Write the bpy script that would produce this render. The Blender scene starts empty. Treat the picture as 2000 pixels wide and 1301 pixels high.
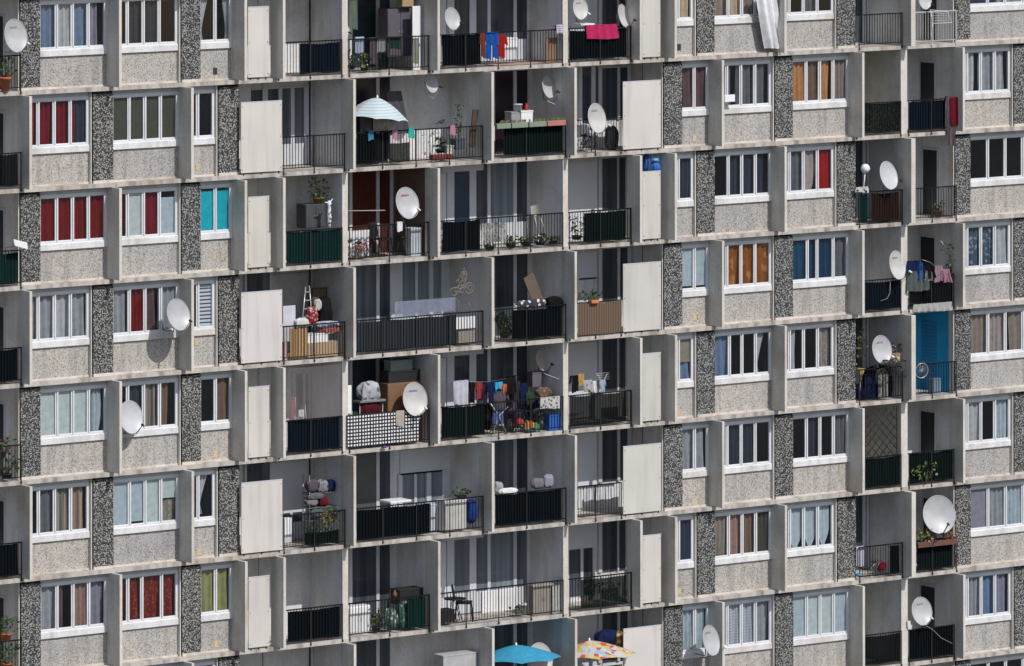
import bpy, math, random
from math import sin, cos, pi, radians, sqrt, tan
from mathutils import Vector, Matrix
random.seed(11)
scene = bpy.context.scene
COL = scene.collection

# ------------------------------------------------------------------ camera (a long lens, level, framed below the horizon)
FPX, CYP = 12508.3, -756.7225            # focal length and horizon height in pixels of a 2000 x 1301 frame
YAW, ROLL = 0.6220, -0.0010
CAM = Vector((-95.0685, -157.8416, 13.8666))
_f = Vector((sin(YAW), cos(YAW), 0)); _r = Vector((cos(YAW), -sin(YAW), 0)); _u = _r.cross(_f)
FW = _f; RT = _r*cos(ROLL) + _u*sin(ROLL); UP = _u*cos(ROLL) - _r*sin(ROLL)
def at(px, py, Y):
    """point of the facade at depth Y seen at a pixel of the photograph"""
    d = FW + RT*((px-1000)/FPX) + UP*((CYP-py)/FPX)
    return CAM + d*((Y-CAM.y)/d.y)
def proj(v):
    d = v-CAM; z = d.dot(FW)
    return 1000+FPX*d.dot(RT)/z, CYP-FPX*d.dot(UP)/z
H = 2.8
def zb(k): return -H*k
def fl(k): return -H*k+0.12
def XR(px, Y, k):
    py = 650
    for _ in range(4):
        x = at(px, py, Y).x
        py = proj(Vector((x, Y, zb(k)+1.4)))[1]
    return x
def rect(px0, py0, px1, py1, Y):
    xc, yc = (px0+px1)/2, (py0+py1)/2
    return at(px0, yc, Y).x, at(px1, yc, Y).x, at(xc, py1, Y).z, at(xc, py0, Y).z

# ------------------------------------------------------------------ materials
MATS = {}
def nodes(name):
    m = bpy.data.materials.new(name); m.use_nodes = True
    nt = m.node_tree; b = nt.nodes['Principled BSDF']
    return m, nt, b
def N(nt, t, **kw):
    n = nt.nodes.new(t)
    for k, v in kw.items():
        if k in n.inputs: n.inputs[k].default_value = v
        else: setattr(n, k, v)
    return n
def ramp(nt, src, stops, interp='LINEAR'):
    r = nt.nodes.new('ShaderNodeValToRGB'); r.color_ramp.interpolation = interp
    e = r.color_ramp.elements
    while len(e) < len(stops): e.new(0.5)
    for i, (p, c) in enumerate(stops):
        e[i].position = p; e[i].color = (c, c, c, 1) if not hasattr(c, '__len__') else (*c, 1)
    nt.links.new(src, r.inputs[0]); return r
def coords(nt, scale=(1, 1, 1)):
    tc = nt.nodes.new('ShaderNodeTexCoord'); mp = nt.nodes.new('ShaderNodeMapping')
    mp.inputs['Scale'].default_value = scale
    nt.links.new(tc.outputs['Object'], mp.inputs[0]); return mp.outputs[0]
def mul(nt, a, b, fac=1.0, mode='MULTIPLY'):
    m = nt.nodes.new('ShaderNodeMix'); m.data_type = 'RGBA'; m.blend_type = mode; m.inputs[0].default_value = fac
    nt.links.new(a, m.inputs[6])
    if hasattr(b, 'node'): nt.links.new(b, m.inputs[7])
    else: m.inputs[7].default_value = (*b, 1)
    return m.outputs[2]
def mat(name, col, rough=.75, metal=0, vary=.12, scale=3.0, alpha=None, trans=0):
    """painted / cloth / plastic surface with soft mottling"""
    if name in MATS: return MATS[name]
    m, nt, b = nodes(name)
    v = coords(nt, (scale, scale, scale))
    n = N(nt, 'ShaderNodeTexNoise', Scale=1.0, Detail=5.0); nt.links.new(v, n.inputs['Vector'])
    r = ramp(nt, n.outputs[0], [(.3, 1-vary*1.6), (.7, 1+vary*.3)])
    rgb = nt.nodes.new('ShaderNodeRGB'); rgb.outputs[0].default_value = (*col, 1)
    nt.links.new(mul(nt, rgb.outputs[0], r.outputs[0]), b.inputs['Base Color'])
    b.inputs['Roughness'].default_value = rough; b.inputs['Metallic'].default_value = metal
    if alpha is not None: b.inputs['Alpha'].default_value = alpha
    MATS[name] = m; return m
def concrete(name, col, dirt=.35):
    m, nt, b = nodes(name)
    v = coords(nt); v2 = coords(nt, (2.2, 2.2, .35)); v3 = coords(nt, (14, 14, 14))
    n1 = N(nt, 'ShaderNodeTexNoise', Scale=.9, Detail=6.0); nt.links.new(v, n1.inputs['Vector'])
    n2 = N(nt, 'ShaderNodeTexNoise', Scale=1.6, Detail=5.0); nt.links.new(v2, n2.inputs['Vector'])
    n3 = N(nt, 'ShaderNodeTexNoise', Scale=1.0, Detail=3.0); nt.links.new(v3, n3.inputs['Vector'])
    c1 = ramp(nt, n1.outputs[0], [(.32, (col[0]*.86, col[1]*.80, col[2]*.74)), (.5, col), (.72, (col[0]*1.06, col[1]*1.03, col[2]))])
    c2 = ramp(nt, n2.outputs[0], [(.30, 1-dirt), (.55, 1.0)])
    c3 = ramp(nt, n3.outputs[0], [(.3, .88), (.7, 1.04)])
    o = mul(nt, mul(nt, c1.outputs[0], c2.outputs[0]), c3.outputs[0])
    nt.links.new(o, b.inputs['Base Color']); b.inputs['Roughness'].default_value = .9
    bp = N(nt, 'ShaderNodeBump', Strength=.25, Distance=.01); nt.links.new(n3.outputs[0], bp.inputs['Height'])
    nt.links.new(bp.outputs[0], b.inputs['Normal'])
    MATS[name] = m; return m
def pebble(name, base, stone_a, stone_b, scale, share, size):
    """exposed aggregate: stones set in a cement matrix"""
    m, nt, b = nodes(name)
    v = coords(nt)
    wn = N(nt, 'ShaderNodeTexNoise', Scale=scale*.9, Detail=2.0); nt.links.new(v, wn.inputs['Vector'])
    add = nt.nodes.new('ShaderNodeMix'); add.data_type = 'RGBA'; add.blend_type = 'LINEAR_LIGHT'; add.inputs[0].default_value = .035
    nt.links.new(v, add.inputs[6]); nt.links.new(wn.outputs[1], add.inputs[7])
    vo = N(nt, 'ShaderNodeTexVoronoi', Scale=scale, Randomness=1.0); nt.links.new(add.outputs[2], vo.inputs['Vector'])
    sep = nt.nodes.new('ShaderNodeSeparateColor'); nt.links.new(vo.outputs['Color'], sep.inputs[0])
    pick = ramp(nt, sep.outputs[0], [(share-.03, 1), (share+.03, 0)])
    tone = ramp(nt, sep.outputs[1], [(0, stone_a), (1, stone_b)])
    near = ramp(nt, vo.outputs['Distance'], [(size, 1), (size+.14, 0)])
    k = mul(nt, pick.outputs[0], near.outputs[0])
    big = N(nt, 'ShaderNodeTexNoise', Scale=.8, Detail=4.0); nt.links.new(v, big.inputs['Vector'])
    bc = ramp(nt, big.outputs[0], [(.3, (base[0]*.88, base[1]*.9, base[2]*.94)), (.7, (base[0]*1.05, base[1]*1.02, base[2]*.98))])
    fine = N(nt, 'ShaderNodeTexNoise', Scale=42.0, Detail=2.0); nt.links.new(v, fine.inputs['Vector'])
    fr = ramp(nt, fine.outputs[0], [(.3, .78), (.7, 1.12)])
    bb = mul(nt, bc.outputs[0], fr.outputs[0])
    mx = nt.nodes.new('ShaderNodeMix'); mx.data_type = 'RGBA'
    nt.links.new(k, mx.inputs[0]); nt.links.new(bb, mx.inputs[6]); nt.links.new(tone.outputs[0], mx.inputs[7])
    oi = nt.nodes.new('ShaderNodeObjectInfo')
    tint = ramp(nt, oi.outputs['Random'], [(0, (.86, .87, .89)), (.35, (1, .985, .96)), (.7, (.94, .95, .96)), (1, (1.05, 1.02, .98))])
    vd = coords(nt, (5.5, 5.5, .55)); dn = N(nt, 'ShaderNodeTexNoise', Scale=1.0, Detail=4.0); nt.links.new(vd, dn.inputs['Vector'])
    dr = ramp(nt, dn.outputs[0], [(.34, .80), (.52, 1.0)])
    nt.links.new(mul(nt, mul(nt, mx.outputs[2], tint.outputs[0]), dr.outputs[0]), b.inputs['Base Color']); b.inputs['Roughness'].default_value = .85
    bp = N(nt, 'ShaderNodeBump', Strength=.5, Distance=.012); nt.links.new(k, bp.inputs['Height'])
    nt.links.new(bp.outputs[0], b.inputs['Normal'])
    MATS[name] = m; return m
def glass(name='window_glass', refl=.9):
    m, nt, b = nodes(name)
    nt.nodes.remove(b)
    out = nt.nodes['Material Output']
    tr = N(nt, 'ShaderNodeBsdfTransparent', Color=(.87, .90, .92, 1)); gl = N(nt, 'ShaderNodeBsdfGlossy', Roughness=.03, Color=(1, 1, 1, 1))
    lw = nt.nodes.new('ShaderNodeLayerWeight')      # same reflectance from both sides of the single sheet
    pw = N(nt, 'ShaderNodeMath', operation='POWER'); nt.links.new(lw.outputs['Facing'], pw.inputs[0]); pw.inputs[1].default_value = 4.0
    fr = N(nt, 'ShaderNodeMath', operation='MULTIPLY_ADD'); nt.links.new(pw.outputs[0], fr.inputs[0]); fr.inputs[1].default_value = .9; fr.inputs[2].default_value = .085
    mx = nt.nodes.new('ShaderNodeMixShader')
    nt.links.new(fr.outputs[0], mx.inputs[0]); nt.links.new(tr.outputs[0], mx.inputs[1]); nt.links.new(gl.outputs[0], mx.inputs[2])
    nt.links.new(mx.outputs[0], out.inputs[0]); MATS[name] = m; return m
def fabric(name, col, trans=0.0, stripes=None, pat=None, soft=.2):
    """cloth: optional vertical stripes (colour, scale) or blotchy pattern; trans lets light through (net curtain)"""
    if name in MATS: return MATS[name]
    m, nt, b = nodes(name)
    v = coords(nt)
    n = N(nt, 'ShaderNodeTexNoise', Scale=5.0, Detail=4.0); nt.links.new(v, n.inputs['Vector'])
    r = ramp(nt, n.outputs[0], [(.3, 1-soft), (.7, 1.05)])
    rgb = nt.nodes.new('ShaderNodeRGB'); rgb.outputs[0].default_value = (*col, 1)
    c = mul(nt, rgb.outputs[0], r.outputs[0])
    if stripes:
        vs = coords(nt, (1, .0, .0))
        w = N(nt, 'ShaderNodeTexNoise', Scale=stripes[1], Detail=1.0); nt.links.new(vs, w.inputs['Vector'])
        wr = ramp(nt, w.outputs[0], [(.45, 0), (.55, 1)])
        mx = nt.nodes.new('ShaderNodeMix'); mx.data_type = 'RGBA'
        nt.links.new(wr.outputs[0], mx.inputs[0]); nt.links.new(c, mx.inputs[6]); mx.inputs[7].default_value = (*stripes[0], 1); c = mx.outputs[2]
    if pat:
        w = N(nt, 'ShaderNodeTexVoronoi', Scale=pat[1]); nt.links.new(v, w.inputs['Vector'])
        wr = ramp(nt, w.outputs['Distance'], [(.28, 1), (.42, 0)])
        mx = nt.nodes.new('ShaderNodeMix'); mx.data_type = 'RGBA'
        nt.links.new(wr.outputs[0], mx.inputs[0]); nt.links.new(c, mx.inputs[6]); mx.inputs[7].default_value = (*pat[0], 1); c = mx.outputs[2]
    nt.links.new(c, b.inputs['Base Color']); b.inputs['Roughness'].default_value = .95
    b.inputs['Specular IOR Level'].default_value = .03
    if trans:
        out = nt.nodes['Material Output']
        tr = N(nt, 'ShaderNodeBsdfTransparent'); tl = N(nt, 'ShaderNodeBsdfTranslucent'); nt.links.new(c, tl.inputs[0])
        m1 = nt.nodes.new('ShaderNodeMixShader'); m1.inputs[0].default_value = .25
        nt.links.new(b.outputs[0], m1.inputs[1]); nt.links.new(tl.outputs[0], m1.inputs[2])
        m2 = nt.nodes.new('ShaderNodeMixShader'); m2.inputs[0].default_value = trans
        nt.links.new(m1.outputs[0], m2.inputs[1]); nt.links.new(tr.outputs[0], m2.inputs[2])
        nt.links.new(m2.outputs[0], out.inputs[0])
    MATS[name] = m; return m
def checker(name, c1, c2, sx, sz):
    m, nt, b = nodes(name)
    v = coords(nt, (sx, 0, sz))
    s = nt.nodes.new('ShaderNodeSeparateXYZ'); nt.links.new(v, s.inputs[0])
    def sq(o):
        f = N(nt, 'ShaderNodeMath', operation='FRACT'); nt.links.new(o, f.inputs[0])
        g = N(nt, 'ShaderNodeMath', operation='GREATER_THAN'); nt.links.new(f.outputs[0], g.inputs[0]); g.inputs[1].default_value = .45
        return g.outputs[0]
    a = N(nt, 'ShaderNodeMath', operation='MULTIPLY'); nt.links.new(sq(s.outputs[0]), a.inputs[0]); nt.links.new(sq(s.outputs[2]), a.inputs[1])
    mx = nt.nodes.new('ShaderNodeMix'); mx.data_type = 'RGBA'
    nt.links.new(a.outputs[0], mx.inputs[0]); mx.inputs[6].default_value = (*c1, 1); mx.inputs[7].default_value = (*c2, 1)
    nt.links.new(mx.outputs[2], b.inputs['Base Color']); b.inputs['Roughness'].default_value = .9
    MATS[name] = m; return m
def patches(name, base, cols, scale):
    m, nt, b = nodes(name); v = coords(nt); vo = N(nt, 'ShaderNodeTexVoronoi', Scale=scale); nt.links.new(v, vo.inputs['Vector'])
    sp = nt.nodes.new('ShaderNodeSeparateColor'); nt.links.new(vo.outputs['Color'], sp.inputs[0])
    st = [(0, base)]+[(.42+.58*i/len(cols), c) for i, c in enumerate(cols)]
    nt.links.new(ramp(nt, sp.outputs[0], st, 'CONSTANT').outputs[0], b.inputs['Base Color']); b.inputs['Roughness'].default_value = .9
    MATS[name] = m; return m
def bands(name, c1, c2, scale, axis=(0, 0, 1), duty=.5):
    m, nt, b = nodes(name)
    v = coords(nt, tuple(scale*a for a in axis)); s = nt.nodes.new('ShaderNodeSeparateXYZ'); nt.links.new(v, s.inputs[0])
    ad = N(nt, 'ShaderNodeMath', operation='ADD'); nt.links.new(s.outputs[0], ad.inputs[0]); nt.links.new(s.outputs[2], ad.inputs[1])
    f = N(nt, 'ShaderNodeMath', operation='FRACT'); nt.links.new(ad.outputs[0], f.inputs[0])
    r = ramp(nt, f.outputs[0], [(duty-.06, c1), (duty+.06, c2)])
    nt.links.new(r.outputs[0], b.inputs['Base Color']); b.inputs['Roughness'].default_value = .85
    MATS[name] = m; return m

CONC = concrete('facade_concrete', (.60, .555, .505), .22)
FINM = concrete('fin_concrete', (.61, .585, .535), .16)
SLABM = concrete('slab_concrete', (.50, .465, .43), .55)
def panel_paint(name, col):
    m, nt, b = nodes(name); v = coords(nt, (3.0, 3.0, .25)); n = N(nt, 'ShaderNodeTexNoise', Scale=1.0, Detail=5.0); nt.links.new(v, n.inputs['Vector'])
    c = ramp(nt, n.outputs[0], [(.32, tuple(q*.86 for q in col)), (.5, col)])
    v2 = coords(nt); n2 = N(nt, 'ShaderNodeTexNoise', Scale=.7, Detail=2.0); nt.links.new(v2, n2.inputs['Vector']); c2 = ramp(nt, n2.outputs[0], [(.3, .92), (.7, 1.03)])
    oi = nt.nodes.new('ShaderNodeObjectInfo'); t_ = ramp(nt, oi.outputs['Random'], [(0, (.93, .94, .93)), (.5, (1, .98, .96)), (1, (1.03, 1.02, 1.03))])
    nt.links.new(mul(nt, mul(nt, c.outputs[0], c2.outputs[0]), t_.outputs[0]), b.inputs['Base Color']); b.inputs['Roughness'].default_value = .6
    MATS[name] = m; return m
PANELM = panel_paint('cream_panel_paint', (.60, .575, .55)); PANELG = panel_paint('greenish_panel_paint', (.58, .57, .525))
SPAN = pebble('light_pebbledash', (.49, .465, .44), (.12, .12, .12), (.30, .29, .28), 28.0, .60, .38)
DARK = pebble('dark_pebbledash', (.034, .035, .036), (.12, .12, .12), (.50, .495, .48), 24.0, .86, .40)
JOINT = mat('dark_joint', (.02, .02, .02), .9)
PVC = mat('white_window_plastic', (.67, .685, .715), .4, vary=.08, scale=1.5)
PVCS = concrete('white_sill', (.69, .695, .71), .22)
LINT = mat('grey_lintel_paint', (.50, .52, .55), .7)
GLASS = glass()
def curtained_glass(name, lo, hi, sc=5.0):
    """opaque door glass: fold shading of a net curtain painted as soft upright streaks"""
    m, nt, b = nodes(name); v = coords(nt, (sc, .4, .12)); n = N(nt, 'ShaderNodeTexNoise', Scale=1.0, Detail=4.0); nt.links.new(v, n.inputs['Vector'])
    nt.links.new(ramp(nt, n.outputs[0], [(.3, lo), (.7, hi)]).outputs[0], b.inputs['Base Color']); b.inputs['Roughness'].default_value = .12  # light and dark of curtain folds put into the colour
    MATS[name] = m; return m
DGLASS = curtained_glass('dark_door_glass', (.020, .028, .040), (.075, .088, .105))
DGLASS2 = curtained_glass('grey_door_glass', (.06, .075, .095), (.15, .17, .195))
BROWNG = fabric('brown_drape_glass', (.085, .028, .022))
LOGW = concrete('loggia_wall_paint', (.68, .69, .71), .15)
LOGB = mat('loggia_brown_paint', (.16, .10, .075), .9)
LOGBLUE = mat('loggia_blue_paint', (.03, .36, .62), .8)
LOGY = mat('loggia_ochre_paint', (.56, .55, .49), .9)
LOGDK = concrete('loggia_grey_paint', (.52, .53, .56), .14)
SHUT = bands('white_roller_shutter', (.50, .52, .56), (.60, .62, .66), 22.0, (0, 0, 1), .15)
ROOM = mat('dim_room', (.050, .062, .080), .95)  # near-black surfaces stand in for unlit rooms; the dimness is in the colour
FRAMEG = mat('grey_white_frame', (.55, .57, .62), .5, vary=.05)
RAIL = mat('dark_steel_rail', (.009, .012, .014), .8)
RAIL.node_tree.nodes['Principled BSDF'].inputs['Specular IOR Level'].default_value = .12
RAILG = mat('pale_steel_rail', (.50, .50, .50), .5, .2)
TILE = mat('reddish_floor_tile', (.40, .25, .21), .8)
GROUND = mat('grass_and_paving', (.088, .098, .108), .95, vary=.4, scale=.08)
WHITE = mat('white_plastic', (.78, .78, .80), .4, vary=.05)
DISHM = mat('dish_white_enamel', (.50, .51, .54), .35, vary=.05, scale=5)
DISH2 = mat('dish_grey_enamel', (.45, .455, .475), .4, vary=.12, scale=2.5)
DISH3 = mat('dish_ivory_enamel', (.53, .525, .51), .4, vary=.14, scale=2)
DISHB = mat('dish_beige_enamel', (.52, .47, .42), .45, vary=.06)
METAL = mat('grey_metal', (.30, .31, .33), .4, .6)
DKMETAL = mat('black_metal', (.02, .02, .022), .5, .2)
BLACK = mat('black_plastic', (.012, .012, .014), .6)
WOODL = bands('light_timber', (.44, .27, .13), (.36, .21, .10), 9.0, (1, 0, 0), .5)
WOODD = mat('dark_brown_board', (.075, .05, .035), .8, vary=.3, scale=4)
WOODM = mat('brown_cabinet_wood', (.21, .115, .06), .6, vary=.2, scale=2)
CARD = mat('cardboard', (.42, .28, .17), .9)
TERRA = mat('terracotta', (.50, .15, .07), .85)
LEAF = mat('green_leaf', (.055, .115, .03), .7, vary=.5, scale=14)
LEAFY = mat('yellow_green_leaf', (.16, .19, .05), .7, vary=.4, scale=14)
STEM = mat('plant_stem', (.10, .085, .04), .8)
def fab(n, c, **k): return fabric(n, c, **k)
RED = fab('red_cloth', (.30, .018, .015)); PINK = fab('pink_cloth', (.46, .03, .11)); BLUE = fab('blue_cloth', (.015, .075, .30))
NAVY = fab('navy_cloth', (.012, .02, .06)); BLKC = fab('black_cloth', (.012, .012, .014)); WHTC = fab('white_cloth', (.72, .72, .74))
GREYC = fab('grey_cloth', (.28, .28, .30)); SKYC = fab('pale_blue_cloth', (.38, .46, .58)); TEAL = fab('teal_cloth', (.04, .42, .36))
ORNG = fab('orange_cloth', (.60, .16, .05)); PINKL = fab('pale_pink_cloth', (.42, .22, .29)); OCHRE = fab('ochre_cloth', (.45, .28, .10))
MAUVE = fab('mauve_cloth', (.10, .08, .10)); OLIVEC = fab('olive_sheet', (.07, .085, .06)); TURQ = fab('bright_turquoise_cloth', (.05, .35, .58))
SCREEN = fab('black_windbreak_fabric', (.0035, .006, .0085)); SCREENG = fab('dark_green_windbreak_fabric', (.0045, .010, .0095)); SCREENT = fab('green_windbreak_fabric', (.006, .026, .024))
SCREENB = fab('brown_windbreak_fabric', (.026, .014, .010))
REED = bands('reed_fence', (.15, .10, .065), (.075, .05, .034), 11.0, (1, 0, 0), .5)
CORR = bands('black_corrugated_sheet', (.006, .009, .013), (.016, .021, .028), 7.0, (1, 0, 0), .3)
GINGHAM = checker('black_white_gingham', (.012, .013, .016), (.74, .74, .76), 9.6, 9.6)

# ------------------------------------------------------------------ mesh helper
class MB:
    def __init__(s): s.v = []; s.f = []; s.smooth = []
    def add(s, vs, fs, sm=False):
        o = len(s.v); s.v += [Vector(v) for v in vs]; s.f += [tuple(i+o for i in f) for f in fs]; s.smooth += [sm]*len(fs); return s
    def box(s, x0, x1, y0, y1, z0, z1, bev=0):
        if bev:
            b = min(bev, (x1-x0)/3, (y1-y0)/3, (z1-z0)/3)
            prof = [(x0+b, y0), (x1-b, y0), (x1, y0+b), (x1, y1-b), (x1-b, y1), (x0+b, y1), (x0, y1-b), (x0, y0+b)]
            vs = []
            cx, cy = (x0+x1)/2, (y0+y1)/2
            for z, sh in ((z0, b), (z0+b, 0), (z1-b, 0), (z1, b)):
                for (x, y) in prof:
                    vs.append((x+(sh if x < cx else -sh)*.6, y+(sh if y < cy else -sh)*.6, z))
            fs = []
            for i in range(3):
                for j in range(8): fs.append((i*8+j, i*8+(j+1) % 8, (i+1)*8+(j+1) % 8, (i+1)*8+j))
            fs.append(tuple(range(7, -1, -1))); fs.append(tuple(range(24, 32)))
            return s.add(vs, fs)
        return s.add([(x0, y0, z0), (x1, y0, z0), (x1, y1, z0), (x0, y1, z0), (x0, y0, z1), (x1, y0, z1), (x1, y1, z1), (x0, y1, z1)],
                     [(3, 2, 1, 0), (4, 5, 6, 7), (0, 1, 5, 4), (1, 2, 6, 5), (2, 3, 7, 6), (3, 0, 4, 7)])
    def tube(s, pts, r, n=6, closed=False):
        pts = [Vector(p) for p in pts]; m = len(pts); vs = []; ref = None
        for i, p in enumerate(pts):
            a = pts[i-1] if (i > 0 or closed) else p; b = pts[(i+1) % m] if (i < m-1 or closed) else p
            d = (b-a).normalized() if (b-a).length > 1e-9 else Vector((0, 0, 1))
            if ref is None: ref = d.orthogonal().normalized()
            e1 = (ref-d*ref.dot(d)); e1 = e1.normalized() if e1.length > 1e-6 else d.orthogonal().normalized()
            e2 = d.cross(e1); ref = e1
            rr = r[i] if hasattr(r, '__len__') else r
            for j in range(n):
                t = 2*pi*j/n; vs.append(p+e1*(rr*cos(t))+e2*(rr*sin(t)))
        fs = []
        for i in range(m if closed else m-1):
            for j in range(n):
                a = i*n+j; b = i*n+(j+1) % n; c = ((i+1) % m)*n+(j+1) % n; d = ((i+1) % m)*n+j
                fs.append((a, b, c, d))
        if not closed: fs += [tuple(range(n-1, -1, -1)), tuple((m-1)*n+j for j in range(n))]
        return s.add(vs, fs, True)
    def ring(s, c, ax, R, r, n=20, m=6, squash=1.0):
        c = Vector(c); ax = Vector(ax).normalized(); e1 = ax.orthogonal().normalized(); e2 = ax.cross(e1)
        return s.tube([c+e1*(R*cos(2*pi*i/n))+e2*(R*squash*sin(2*pi*i/n)) for i in range(n)], r, m, True)
    def grid(s, fn, nu, nv, sm=True):
        vs = [fn(i/nu, j/nv) for j in range(nv+1) for i in range(nu+1)]
        fs = [(j*(nu+1)+i, j*(nu+1)+i+1, (j+1)*(nu+1)+i+1, (j+1)*(nu+1)+i) for j in range(nv) for i in range(nu)]
        return s.add(vs, fs, sm)
    def lathe(s, c, prof, n=16, ax=(0, 0, 1)):
        c = Vector(c); ax = Vector(ax).normalized(); e1 = ax.orthogonal().normalized(); e2 = ax.cross(e1)
        vs = [c+ax*z+e1*(r*cos(2*pi*j/n))+e2*(r*sin(2*pi*j/n)) for r, z in prof for j in range(n)]
        fs = [(i*n+j, i*n+(j+1) % n, (i+1)*n+(j+1) % n, (i+1)*n+j) for i in range(len(prof)-1) for j in range(n)]
        return s.add(vs, fs, True)
    def blob(s, c, rx, ry, rz, lump=.15, n=10, seed=0):
        rd = random.Random(seed); ph = [rd.uniform(0, 6) for _ in range(6)]
        def fn(u, v):
            t = 2*pi*u; p = pi*(v-.5); k = 1+lump*(sin(3*t+ph[0]+2*p)+.7*sin(5*p+ph[1]+2*t)+.5*sin(7*t+ph[2]))*cos(p)
            return (c[0]+rx*k*cos(t)*cos(p), c[1]+ry*k*sin(t)*cos(p), c[2]+rz*k*sin(p))
        return s.grid(fn, n*2, n)
    def cloth(s, x0, x1, z0, z1, y, amp=.02, waves=5, ph=0, hem=.02, flare=0, skew=0, nv=8):
        nu = max(8, int(waves*6))
        def fn(u, v):
            w = 1+flare*(1-v)
            x = (x0+x1)/2+(u-.5)*(x1-x0)*w+skew*(1-v)
            a = amp*(1.15-.5*v)
            yy = y+a*sin(2*pi*waves*u+ph+.6*sin(3*v+ph))+a*.4*sin(2*pi*waves*2.3*u+ph*2)
            z = z0+(z1-z0)*v+hem*(1-v)*sin(5*u+ph)
            return (x, yy, z)
        return s.grid(fn, nu, nv)
    def poly(s, pts, y0, y1):
        """outline in x,z given real thickness between y0 and y1"""
        n = len(pts)
        return s.add([(x, y0, z) for x, z in pts]+[(x, y1, z) for x, z in pts],
                     [tuple(range(n)), tuple(range(2*n-1, n-1, -1))]+[(i, (i+n), ((i+1) % n)+n, (i+1) % n) for i in range(n)])
    def build(s, name, m, parent=None, origin=None):
        me = bpy.data.meshes.new(name)
        lo = Vector((min(v.x for v in s.v), min(v.y for v in s.v), min(v.z for v in s.v))); hi = Vector((max(v.x for v in s.v), max(v.y for v in s.v), max(v.z for v in s.v)))
        loc = Vector((0, 0, 0))
        if parent is None: loc = Vector(origin) if origin else Vector(((lo.x+hi.x)/2, (lo.y+hi.y)/2, lo.z))
        off = loc if parent is None else base_of(parent)
        me.from_pydata([v-off for v in s.v], [], s.f); me.validate()
        if len(me.polygons) == len(s.smooth): me.polygons.foreach_set('use_smooth', s.smooth)
        me.materials.append(m)
        o = bpy.data.objects.new(name, me); COL.objects.link(o)
        if parent is not None: o.parent = parent
        else: o.location = loc
        return o
BASE = {}
def base_of(o):
    p = Vector((0, 0, 0))
    while o is not None: p = p+o.location; o = o.parent
    return p
def tag(o, label, cat, group=None):
    o['label'] = label; o['category'] = cat
    if group: o['group'] = group
    return o
def thing(name, label, cat, loc, group=None):
    o = bpy.data.objects.new(name, None); COL.objects.link(o); o.location = loc; o.empty_display_size = .2
    return tag(o, label, cat, group)
def struct(o): o['kind'] = 'structure'; return o
ORD = ['first', 'second', 'third', 'fourth', 'fifth', 'sixth', 'seventh', 'eighth', 'ninth']

# ------------------------------------------------------------------ the building
BLD = thing('apartment_building', 'long grey prefabricated apartment block with staggered concrete fins and loggias', 'building', (0, 0, 0))
XL, XE = -5.0, 47.0
BACK = 1.75           # back wall of the loggias
YW, YS, YD = .25, .28, .15   # windows, spandrel panels, dark panels
YF = -.43             # front of the fins
FT = .09
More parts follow.
